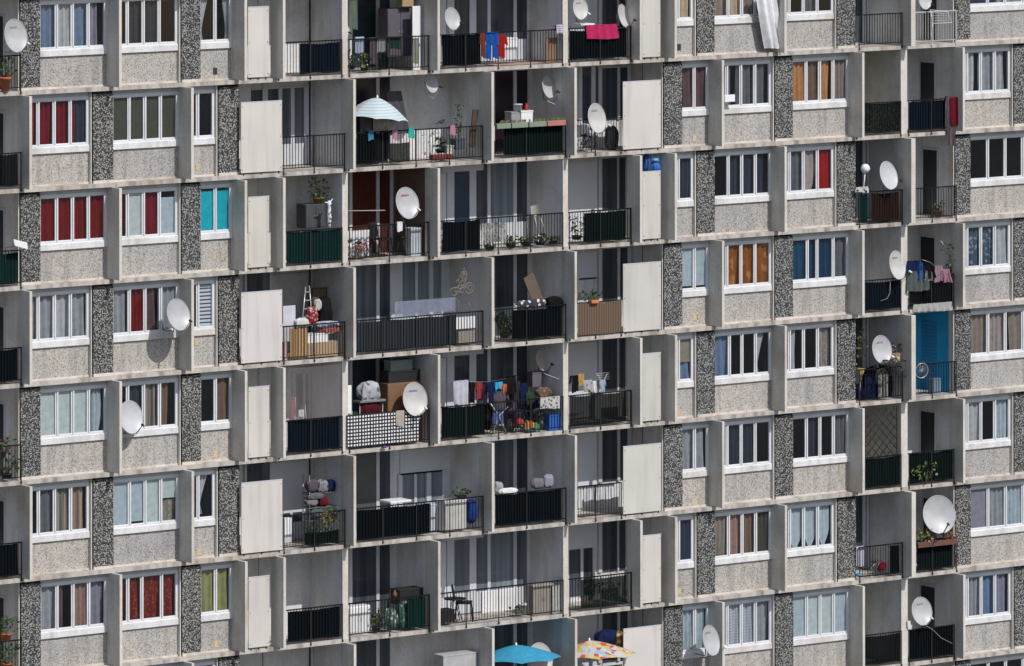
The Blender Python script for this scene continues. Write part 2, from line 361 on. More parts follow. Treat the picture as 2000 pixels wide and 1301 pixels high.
# column templates; every second storey is shifted
def mk(par):
    k = 2 if par == 'A' else 1
    F = lambda px: XR(px, YF, k); D = lambda px: XR(px, YD, k); Z = lambda px: XR(px, .04, k)
    if par == 'A':
        fin = [(F(233), FT, YS), (F(478), FT, YS), (F(553), FT, .24), (F(855), FT, .24), (F(1250), FT, .24), (F(1318), FT, YS), (F(1532.5), FT, YS), (F(1780), .17, .24), (F(2062), FT, YS)]
        dk = [(D(37), D(79)), (D(352), D(392)), (D(1359), D(1396)), (D(1633), D(1671)), (D(1863), D(1895.5))]
        wl = [(Z(668), Z(679)), (Z(1099), Z(1109))]
        f = [x for x, _, _ in fin]
        win = [('W1', dk[0][1], f[0], 4), ('W2', f[0]+FT, dk[1][0]-.02, 4), ('S1', dk[1][1], f[1], 2), ('S2', f[5]+FT, dk[2][0]-.02, 2),
               ('W3', dk[2][1], f[6], 4), ('W4', f[6]+FT, dk[3][0]-.02, 4), ('W5', dk[4][1], f[8], 4)]
        log = [(XL, dk[0][0]), (f[1]+FT, wl[0][0]), (wl[0][1], f[3]), (f[3]+FT, wl[1][0]), (wl[1][1], f[5]), (dk[3][1], f[7]), (f[7]+.17, dk[4][0])]
        rail = [(XL, dk[0][0]), (f[2]+FT, wl[0][0]), (wl[0][1], f[3]), (f[3]+FT, wl[1][0]), (wl[1][1], f[4]), (dk[3][1], f[7]), (f[7]+.17, dk[4][0])]
        pan = [(XR(484.5, -.02, k), XR(525.5, -.02, k)), (XR(1254.5, -.02, k), XR(1290, -.02, k))]
    else:
        fin = [(F(57.5), FT, YS), (F(373.5), FT, YS), (F(690), FT, .24), (F(960), FT, .24), (F(1122), FT, .24), (F(1410), FT, YS), (F(1684), FT, YS), (F(1880.5), FT, YS)]
        dk = [(D(178.5), D(221)), (D(424), D(467)), (D(1294), D(1332.5)), (D(1511), D(1548.5)), (D(1978), D(2014))]
        wl = [(Z(1759), Z(1771.5))]
        f = [x for x, _, _ in fin]
        win = [('W1', f[0]+FT, dk[0][0]-.02, 4), ('W2', dk[0][1], f[1], 4), ('S1', f[1]+FT, dk[1][0]-.02, 2), ('S2', dk[2][1], f[5], 2),
               ('W3', f[5]+FT, dk[3][0]-.02, 4), ('W4', dk[3][1], f[6], 4), ('W5', f[7]+FT, dk[4][0]-.02, 4), ('W6', dk[4][1], dk[4][1]+2.0, 4)]
        log = [(XL, f[0]), (dk[1][1], f[2]), (f[2]+FT, f[3]), (f[3]+FT, f[4]), (f[4]+FT, dk[2][0]), (f[6]+FT, wl[0][0]), (wl[0][1], f[7])]
        rail = [(XL, f[0]), (XR(552, 0, k), f[2]), (f[2]+FT, f[3]), (f[3]+FT, f[4]), (f[4]+FT, XR(1214, 0, k)), (f[6]+FT, wl[0][0]), (wl[0][1], f[7])]
        pan = [(XR(470.5, -.02, k), XR(550.5, -.02, k)), (XR(1216.5, -.02, k), XR(1290.5, -.02, k))]
    return dict(fin=fin, dk=dk, wl=wl, win=win, log=log, rail=rail, pan=pan)
TPL = {'A': mk('A'), 'B': mk('B')}
def T(k): return TPL['A' if k % 2 == 0 else 'B']

def prism_y(mb, x0, x1, z0, z1, y0, y1): mb.box(x0, x1, y0, y1, z0, z1)
def window(k, wname, x0, x1, n, mull=None):
    z0, z1 = zb(k)+1.25, zb(k)+2.66
    b = MB()
    b.box(x0, x0+.07, YW, YW+.07, z0, z1); b.box(x1-.09, x1, YW, YW+.07, z0, z1)
    b.box(x0+.07, x1-.09, YW, YW+.07, z1-.085, z1); b.box(x0+.07, x1-.09, YW, YW+.07, z0, z0+.05)
    iw = (x1-.09-x0-.07)
    gx = [x0+.07]
    for i in range(1, n):
        xm = x0+.07+iw*(mull[i-1] if mull else i/n)
        b.box(xm-.045, xm-.005, YW+.02, YW+.06, z0+.05, z1-.085); b.box(xm+.002, xm+.048, YW-.012, YW+.06, z0+.05, z1-.085)
        gx += [xm-.045, xm+.048]
    gx.append(x1-.09)
    for i in range(0, len(gx), 2):      # thin sash rails top and bottom of every pane
        b.box(gx[i], gx[i+1], YW+.025, YW+.055, z0+.05, z0+.075); b.box(gx[i], gx[i+1], YW+.025, YW+.055, z1-.11, z1-.085)
    w = b.build('window', PVC, BLD)
    g = MB()
    for i in range(0, len(gx), 2): g.add([(gx[i], YW+.04, z0+.06), (gx[i+1], YW+.04, z0+.06), (gx[i+1], YW+.04, z1-.09), (gx[i], YW+.04, z1-.09)], [(0, 1, 2, 3)])
    g.build('pane', GLASS, w)
    s = MB(); zs = zb(k)+1.06
    s.add([(x0-.0, YW-.035, zs), (x1, YW-.035, zs), (x1, YW-.035, zs+.17), (x0, YW-.035, zs+.17), (x0, YW-.005, zs+.19), (x1, YW-.005, zs+.19), (x0, YW+.08, zs+.19), (x1, YW+.08, zs+.19), (x0, YW+.08, zs), (x1, YW+.08, zs)],
          [(0, 1, 2, 3), (3, 2, 5, 4), (4, 5, 7, 6), (1, 0, 8, 9), (0, 3, 4, 6, 8), (2, 1, 9, 7, 5)])
    s.build('sill', PVCS, w)
    l = MB(); l.box(x0, x1, YW+.015, YW+.12, z1, zb(k)+H); l.build('lintel', LINT, BLD)
    sp = MB(); sp.box(x0+.002, x1-.002, YS, YS+.12, zb(k)+.17, zs); sp.build('spandrel_panel', SPAN, BLD)
    cu = MB(); cu.box(x0, x1, YS-.03, YS+.1, fl(k), zb(k)+.17); cu.build('spandrel_kerb', CONC, BLD)
def dark_panel(k, x0, x1):
    b = MB(); b.box(x0+.055, x1, YD, YD+.2, zb(k)+.2, zb(k)+2.72); d = b.build('dark_panel', DARK, BLD)
    p = MB(); p.box(x0-.02, x0+.012, YD+.005, YD+.25, fl(k), zb(k)+H); p.build('edge_post', FINM, d)
    j = MB(); j.box(x0+.012, x0+.055, YD+.05, YD+.2, fl(k), zb(k)+H); j.box(x0+.055, x1, YD+.04, YD+.2, zb(k)+2.72, zb(k)+H); j.build('joint', JOINT, d)
    c = MB(); c.box(x0+.055, x1, YD-.02, YD+.2, fl(k), zb(k)+.2); c.build('panel_kerb', CONC, d)
def railing(k, x0, x1, m, step=.105):
    g = MB(); x = x0+.05
    while x < x1-.03:
        g.box(x-.0075, x+.0075, .014, .028, zb(k)+.24, zb(k)+1.135); x += step
    g.box(x0+.01, x1-.01, .008, .034, zb(k)+.215, zb(k)+.24)
    r = g.build('railing', m, BLD)
    h = MB(); h.box(x0+.005, x1-.005, .0, .042, zb(k)+1.135, zb(k)+1.17); h.build('handrail', m, r)
    n = max(1, round((x1-x0)/1.25))
    for i in range(n+1):
        xp = x0+.03+(x1-x0-.06)*i/n
        p = MB(); p.box(xp-.018, xp+.018, -.012, .0, zb(k)+.05, zb(k)+1.135); p.box(xp-.024, xp+.024, -.03, -.012, zb(k)+.045, zb(k)+.105); p.build('post', DKMETAL if m is RAIL else m, r)
LW = {(2, 2): LOGB, (4, 6): LOGBLUE, (1, 5): LOGY, (5, 5): LOGY, (7, 5): LOGY, (3, 1): LOGDK, (4, 2): LOGDK, (4, 5): LOGDK, (6, 5): LOGDK, (2, 5): LOGDK, (4, 3): LOGDK, (7, 3): LOGDK}
RM = {(0, 6): RAILG}
NOPOST = set()
for k in range(-1, 9):
    t = T(k)
    s = MB(); s.box(XL, XE, 0, 6.2, zb(k), fl(k)); s.build('floor_slab', SLABM, BLD)
    for (x, w, yr) in t['fin']:
        if k == -1 or k < 9:
            b = MB(); b.box(x, x+w, YF, yr, fl(k)+.004, zb(k)+(H-.004)); b.build('fin', FINM, BLD)
    if k == -1: continue
    for (x0, x1) in t['dk']: dark_panel(k, x0, x1)
    for (x0, x1) in t['wl']:
        b = MB(); b.box(x0, x1, .03, BACK, fl(k), zb(k)+H); b.build('loggia_end_wall', FINM, BLD)
        b = MB(); b.box(x0-.006, x0-.001, .10, BACK, fl(k)+.003, zb(k)+H-.003); b.build('loggia_side_wall', LOGY if k in (1, 5) and x0 > 30 else LOGW, BLD)
    mm = {(3, 'W4'): [.27, .45, .75], (4, 'W3'): [.27, .5, .75], (6, 'W2'): [.25, .47, .78]}
    for (nm, x0, x1, n) in t['win']: window(k, nm, x0, x1, n, mm.get((k, nm)))
    # loggias: back wall, end walls, ceiling strip
    for i, (x0, x1) in enumerate(t['log']):
        m = LW.get((k, i), LOGW)
        b = MB(); b.box(x0, x1, BACK, BACK+.15, fl(k), zb(k)+H); b.build('loggia_back_wall', m, BLD)
        yf = .245 if not ((k % 2 == 0 and i in (0, 6)) or (k % 2 == 1 and i == 4)) else YD+.252
        if (x1, ) and not any(abs(x1-w0) < .01 for w0, w1 in t['wl']):
            b = MB(); b.box(x1-.001, x1+.085, yf, BACK+.15, fl(k), zb(k)+H); b.build('loggia_side_wall', m, BLD)
        b = MB(); b.box(x0-.085, x0-.002, .45, BACK+.15, fl(k), zb(k)+H); b.build('loggia_side_wall', LOGW, BLD)
    for i, (x0, x1) in enumerate(t['rail']): railing(k, x0, x1, RM.get((k, i), RAIL))
    for (x0, x1) in t['pan']:
        b = MB(); b.box(x0, x1, -.03, .0, zb(k)+.17, zb(k)+2.24, .006); p = b.build('guard_panel', PANELG if (k == 2 and x0 < 15) or (k in (4, 5) and x0 > 15) else PANELM, BLD)
        b = MB()
        for xx in (x0+.1, (x0+x1)/2, x1-.1): b.box(xx-.02, xx+.02, -.012, .02, zb(k)+.10, zb(k)+.17)
        b.box(x0+.02, x1-.02, .0, .018, zb(k)+.155, zb(k)+.19); b.build('panel_bracket', DKMETAL, p)
        b = MB()
        for fx in (x0+.05, x1-.05):
            for fz in (zb(k)+.27, zb(k)+1.2, zb(k)+2.13): b.box(fx-.014, fx+.014, -.038, -.0305, fz-.014, fz+.014)
        b.build('fixing_bolt', METAL, p)
        b = MB(); b.box(x0-.004, x1+.004, -.036, .006, zb(k)+2.2405, zb(k)+2.262); b.build('top_rail', FRAMEG, p)
        b = MB(); xx = x0+(x1-x0)*.55; b.tube([(xx, .05, zb(k)+.12), (xx, .05, zb(k)+H)], .016, 6); b.build('panel_pole', RAIL if k % 2 else DKMETAL, p)
    # rooms behind the windows, their dimness put into the surface colour
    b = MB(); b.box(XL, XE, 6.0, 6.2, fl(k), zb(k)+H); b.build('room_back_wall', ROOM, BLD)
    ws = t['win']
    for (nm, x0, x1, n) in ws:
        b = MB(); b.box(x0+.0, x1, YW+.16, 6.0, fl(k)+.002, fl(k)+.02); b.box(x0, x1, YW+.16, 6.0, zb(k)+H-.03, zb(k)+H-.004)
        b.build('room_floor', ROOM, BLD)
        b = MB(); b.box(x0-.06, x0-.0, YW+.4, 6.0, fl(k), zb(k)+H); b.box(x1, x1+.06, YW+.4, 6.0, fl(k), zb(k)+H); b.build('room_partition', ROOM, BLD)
b = MB(); b.box(XL, XE, .0, 6.2, -H*8-8.0, -H*8-.004); b.build('base_wall', CONC, BLD)
b = MB(); b.box(XL, XE, .02, 6.2, H*1+H+.003, H*2+.6); b.build('upper_wall', CONC, BLD)
for xx in (XL-.3, XE):
    b = MB(); b.box(xx, xx+.3, -.1, 6.2, -H*8-8, 2*H); b.build('gable_wall', CONC, BLD)
for (px, py, k) in [(420, 139, 0), (386, 326, 1), (418, 500, 2), (384, 668, 3), (420, 887, 4), (388, 1078, 5), (422, 1258, 6), (1326, 92, 0), (1356, 270, 1), (1356, 620, 3), (1325, 806, 4), (1355, 980, 5), (1326, 1155, 6)]:
    q = at(px, py, YS)
    b = MB(); b.box(q.x-.07, q.x+.07, YS-.012, YS-.001, q.z-.10, q.z+.10); b.build('air_vent', mat('dark_vent', (.03, .03, .03)) if (k == 0) else mat('cream_vent', (.56, .43, .26)), BLD)

# ground far below
b = MB(); b.box(-400, 400, -400, 400, -31.5, -31.0); struct(b.build('ground', GROUND))

# ------------------------------------------------------------------ loggia doors and glazing
def door(k, panes, posts, boxes=(), z0=.16, z1=2.62, low=0):
    """glazed loggia door on the back wall: opaque panes (px0, px1, material), the dark ones painting in the unlit room, white posts, low solid panel"""
    fr = MB()
    for (a, b_) in posts:
        fr.box(XR(a, BACK-.06, k), XR(b_, BACK-.06, k), BACK-.07, BACK-.002, zb(k)+z0, zb(k)+z1)
    lo = min([p[0] for p in panes]+[p[0] for p in posts]); hi = max([p[1] for p in panes]+[p[1] for p in posts])
    X0, X1 = XR(lo, BACK-.05, k), XR(hi, BACK-.05, k)
    fr.box(X0, X1, BACK-.05, BACK-.002, zb(k)+z1, zb(k)+z1+.05)
    if low: fr.box(X0, X1, BACK-.055, BACK-.002, zb(k)+z0, zb(k)+z0+low)
    d = fr.build('balcony_door', FRAMEG, BLD)
    for (a, b_, m) in panes:
        g = MB(); g.box(XR(a, BACK-.03, k), XR(b_, BACK-.03, k), BACK-.035, BACK-.001, zb(k)+z0+low, zb(k)+z1); g.build('pane', m, d)  # opaque; darkness of the room behind is put into the dark pane colours
    for (a, b_, za, zc, m, pr) in boxes:
        g = MB(); g.box(XR(a, BACK-.1, k), XR(b_, BACK-.1, k), BACK-pr, BACK-.003, zb(k)+za, zb(k)+zc); g.build('roller_shutter', m, d)
D1, D2 = DGLASS, DGLASS2
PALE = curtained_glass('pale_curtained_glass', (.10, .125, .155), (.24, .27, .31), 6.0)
# second loggia (A) : wide dark sliding door
A2 = {0: mat('teal_dark_glass', (.028, .042, .050), .15), 2: BROWNG, 4: mat('blue_dark_glass', (.035, .05, .065), .15), 6: D1}
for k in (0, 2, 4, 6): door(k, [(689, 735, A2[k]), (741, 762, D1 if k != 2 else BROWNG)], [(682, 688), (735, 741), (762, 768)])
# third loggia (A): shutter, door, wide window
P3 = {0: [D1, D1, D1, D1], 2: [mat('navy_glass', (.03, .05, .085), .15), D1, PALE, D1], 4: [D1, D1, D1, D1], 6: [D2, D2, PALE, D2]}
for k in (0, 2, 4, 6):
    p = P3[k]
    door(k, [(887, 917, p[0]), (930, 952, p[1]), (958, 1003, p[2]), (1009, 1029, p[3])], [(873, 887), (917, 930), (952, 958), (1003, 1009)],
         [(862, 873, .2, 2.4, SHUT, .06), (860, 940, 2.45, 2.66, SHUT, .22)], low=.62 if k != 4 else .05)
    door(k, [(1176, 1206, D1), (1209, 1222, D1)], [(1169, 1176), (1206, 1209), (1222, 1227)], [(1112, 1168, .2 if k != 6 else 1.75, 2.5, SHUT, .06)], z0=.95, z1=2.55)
door(6, [(1113, 1134, D1), (1139, 1158, D1)], [(1134, 1139), (1158, 1163)], z0=.3, z1=1.85)
door(4, [(577, 592, PALE), (596, 603, PALE)], [(572, 577), (592, 596), (603, 606)], z0=.9, z1=2.3)
# staggered storeys (B)
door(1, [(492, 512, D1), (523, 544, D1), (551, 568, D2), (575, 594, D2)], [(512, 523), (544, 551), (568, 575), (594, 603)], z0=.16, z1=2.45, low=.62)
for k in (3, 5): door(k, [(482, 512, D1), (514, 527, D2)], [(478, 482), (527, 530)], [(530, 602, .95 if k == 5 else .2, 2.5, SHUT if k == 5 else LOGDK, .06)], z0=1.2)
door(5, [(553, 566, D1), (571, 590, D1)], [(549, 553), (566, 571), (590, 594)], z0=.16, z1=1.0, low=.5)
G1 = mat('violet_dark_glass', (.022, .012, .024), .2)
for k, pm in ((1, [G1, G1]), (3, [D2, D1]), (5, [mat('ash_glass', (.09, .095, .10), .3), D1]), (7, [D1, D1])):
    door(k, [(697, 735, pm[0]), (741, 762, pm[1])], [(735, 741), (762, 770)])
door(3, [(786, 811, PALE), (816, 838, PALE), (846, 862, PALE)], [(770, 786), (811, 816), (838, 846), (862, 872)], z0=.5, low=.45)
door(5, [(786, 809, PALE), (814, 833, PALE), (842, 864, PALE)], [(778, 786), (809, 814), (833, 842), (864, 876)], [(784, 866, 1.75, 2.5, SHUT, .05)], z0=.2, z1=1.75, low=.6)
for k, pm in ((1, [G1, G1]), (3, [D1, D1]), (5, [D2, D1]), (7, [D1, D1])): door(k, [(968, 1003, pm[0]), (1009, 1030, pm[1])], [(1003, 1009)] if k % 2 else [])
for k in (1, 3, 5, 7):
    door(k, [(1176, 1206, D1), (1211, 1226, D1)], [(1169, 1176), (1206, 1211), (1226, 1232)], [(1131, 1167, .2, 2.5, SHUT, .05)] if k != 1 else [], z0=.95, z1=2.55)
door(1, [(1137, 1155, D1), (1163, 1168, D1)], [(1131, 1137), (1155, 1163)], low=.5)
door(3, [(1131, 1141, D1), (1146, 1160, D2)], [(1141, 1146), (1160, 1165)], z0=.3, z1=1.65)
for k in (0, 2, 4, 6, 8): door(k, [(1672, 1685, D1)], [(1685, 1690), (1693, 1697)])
# side doors of the outer loggias: dark leaf set in the side wall
for k in range(8):
    for li in (0, 6):
        xs = T(k)['log'][li][1]
        fr = MB(); ya, yb = BACK-.78, BACK-.08; za, zc = zb(k)+.14, zb(k)+2.22
        fr.box(xs-.03, xs-.003, ya-.06, ya, za, zc); fr.box(xs-.03, xs-.003, yb, yb+.05, za, zc); fr.box(xs-.03, xs-.003, ya-.06, yb+.05, zc, zc+.06)
        d = fr.build('balcony_door', FRAMEG if (k, li) != (4, 6) else LOGBLUE, BLD)
        g = MB(); g.box(xs-.02, xs-.003, ya, yb, za, zc); g.build('door_leaf', mat('black_doorway', (.010, .012, .016), .5) if (k, li) != (4, 6) else bands('blue_louvre', (.035, .26, .46), (.03, .20, .38), 9, (0, 0, 1), .5), d)
for k in range(8):      # down pipes in the loggia corners
    if k == 0 or k % 2: 
        b = MB(); x = XR(605.5, BACK-.04, k); b.tube([(x, BACK-.04, fl(k)), (x, BACK-.04, zb(k)+H)], .022, 6); b.build('down_pipe', RAIL, BLD)

# ------------------------------------------------------------------ curtains and blinds behind the windows
WIX = {'W1': 0, 'W2': 1, 'S1': 2, 'S2': 3, 'W3': 4, 'W4': 5, 'W5': 6, 'W6': 7}
SH = lambda n, c, t=.25: fab(n, c, trans=t)
CM = {
 'blue': SH('blue_net', (.24, .34, .52), .15), 'white': SH('white_net', (.72, .73, .75), .15), 'lilac': SH('lilac_net', (.42, .40, .50), .2),
 'grey': SH('grey_net', (.48, .50, .53), .12), 'dgrey': SH('dark_grey_net', (.20, .21, .23), .1), 'taupe': fab('taupe_drape', (.28, .23, .19)),
 'beige': fab('beige_drape', (.52, .40, .30)), 'red': fab('deep_red_drape', (.19, .008, .010)), 'crim': fab('crimson_drape', (.19, .010, .020)),
 'bred': fab('bright_red_drape', (.36, .008, .010)), 'olive': fab('olive_blind', (.075, .075, .055)), 'navy': fab('navy_drape', (.035, .045, .065)),
 'orange': fab('orange_tan_drape', (.50, .24, .10)), 'brown': fab('brown_drape', (.19, .125, .085)), 'rust': fab('rust_drape', (.29, .090, .014), pat=((.42, .19, .06), 3.0)),
 'teal': fab('blue_teal_drape', (.014, .070, .13)), 'teal2': fab('deep_blue_drape', (.010, .048, .105)), 'turq': fab('turquoise_blind', (.015, .42, .50)),
 'pale': fab('pale_green_grey_blind', (.50, .56, .55)), 'sky': fab('pale_blue_grey_blind', (.42, .49, .53)), 'rustred': fab('rust_red_lace', (.17, .022, .014), pat=((.24, .06, .04), 9.0)),
 'dusty': fab('dusty_pink_drape', (.34, .20, .17)), 'oliveg': fab('olive_yellow_drape', (.30, .30, .13)), 'coral': fab('coral_red_drape', (.50, .07, .06)),
 'stripe': fab('taupe_striped_drape', (.10, .09, .08), stripes=((.34, .29, .25), 14.0)), 'stripe2': fab('brown_striped_drape', (.20, .12, .09), stripes=((.40, .33, .27), 9.0)),
 'lace': fab('beige_lace', (.44, .38, .32), trans=.2, pat=((.60, .55, .48), 10.0)), 'venet': bands('venetian_blind', (.60, .63, .66), (.05, .05, .06), 9.0, (0, 0, 1), .6),
 'ging': checker('grey_gingham_net', (.34, .36, .40), (.50, .52, .56), 11, 11), 'patnet': fab('blue_patterned_net', (.12, .17, .25), trans=.15, pat=((.45, .50, .58), 7.0)),
 'mauve': fab('mauve_drape', (.13, .075, .08)), 'pinkt': fab('pinkish_taupe_drape', (.38, .31, .29)),
}
def curtain(k, w, u0, u1, key, desc, v0=0., v1=1., style='c', waves=None, y=None):
    nm, x0, x1, n = next(q for q in T(k)['win'] if q[0] == w)
    xa, xb = x0+.07, x1-.09
    u0 = u0+.08 if u0 > .05 else u0; u1 = min(n, u1+.17)
    X0, X1 = xa+(xb-xa)*u0/n, xa+(xb-xa)*u1/n
    z0, z1 = zb(k)+1.24, zb(k)+2.62
    Z0, Z1 = z0+(z1-z0)*v0, z0+(z1-z0)*v1
    b = MB(); yy = YW+.125 if y is None else y
    ph = k*1.7+u0*2.3+WIX[w]
    if style == 'c': b.cloth(X0, X1, Z0, Z1, yy, .055, waves or max(1.2, (X1-X0)*(4.6+1.2*sin(ph))), ph, .0)
    elif style == 'b':
        b.cloth(X0, X1, Z0, Z1, yy-.05, .004, 1.5, ph, 0)
        b.box(X0, X1, yy-.065, yy-.04, Z0-.02, Z0+.012)
    elif style == 'swag':       # tied-back net: wide at the top, gathered to a side
        d = 1 if u0 % 1 < .3 else -1
        def fn(u, v):
            wv = .25+.75*(abs(v-.25)**1.2)*1.1
            xx = (X0+(X1-X0)*u*min(1, wv)) if d > 0 else (X1-(X1-X0)*(1-u)*min(1, wv))
            return (xx, yy+.02*sin(18*u+ph), Z0+(Z1-Z0)*v)
        b.grid(fn, 24, 12)
    elif style == 'v':          # pointed hem
        def fn(u, v): 
            return (X0+(X1-X0)*u, yy+.012*sin(20*u), Z1-(Z1-Z0)*(1-v)*(1-.45*abs(2*u-1)**1.5))
        b.grid(fn, 24, 8)
    elif style == 'd':          # caught up diagonally
        def fn(u, v): return (X0+(X1-X0)*(u*(.35+.65*sin(pi*min(1, v*1.2)*.5+.5)))-.0, yy+.025*sin(14*u+ph), Z0+(Z1-Z0)*v)
        b.grid(fn, 24, 10)
    o = b.build('window_blind' if style in 'b' else 'curtain', CM[key])
    tag(o, f'{desc}, {ORD[WIX[w]]} window of the {ORD[k]} row down', 'blind' if style == 'b' else 'curtain', 'curtains and blinds behind the windows')
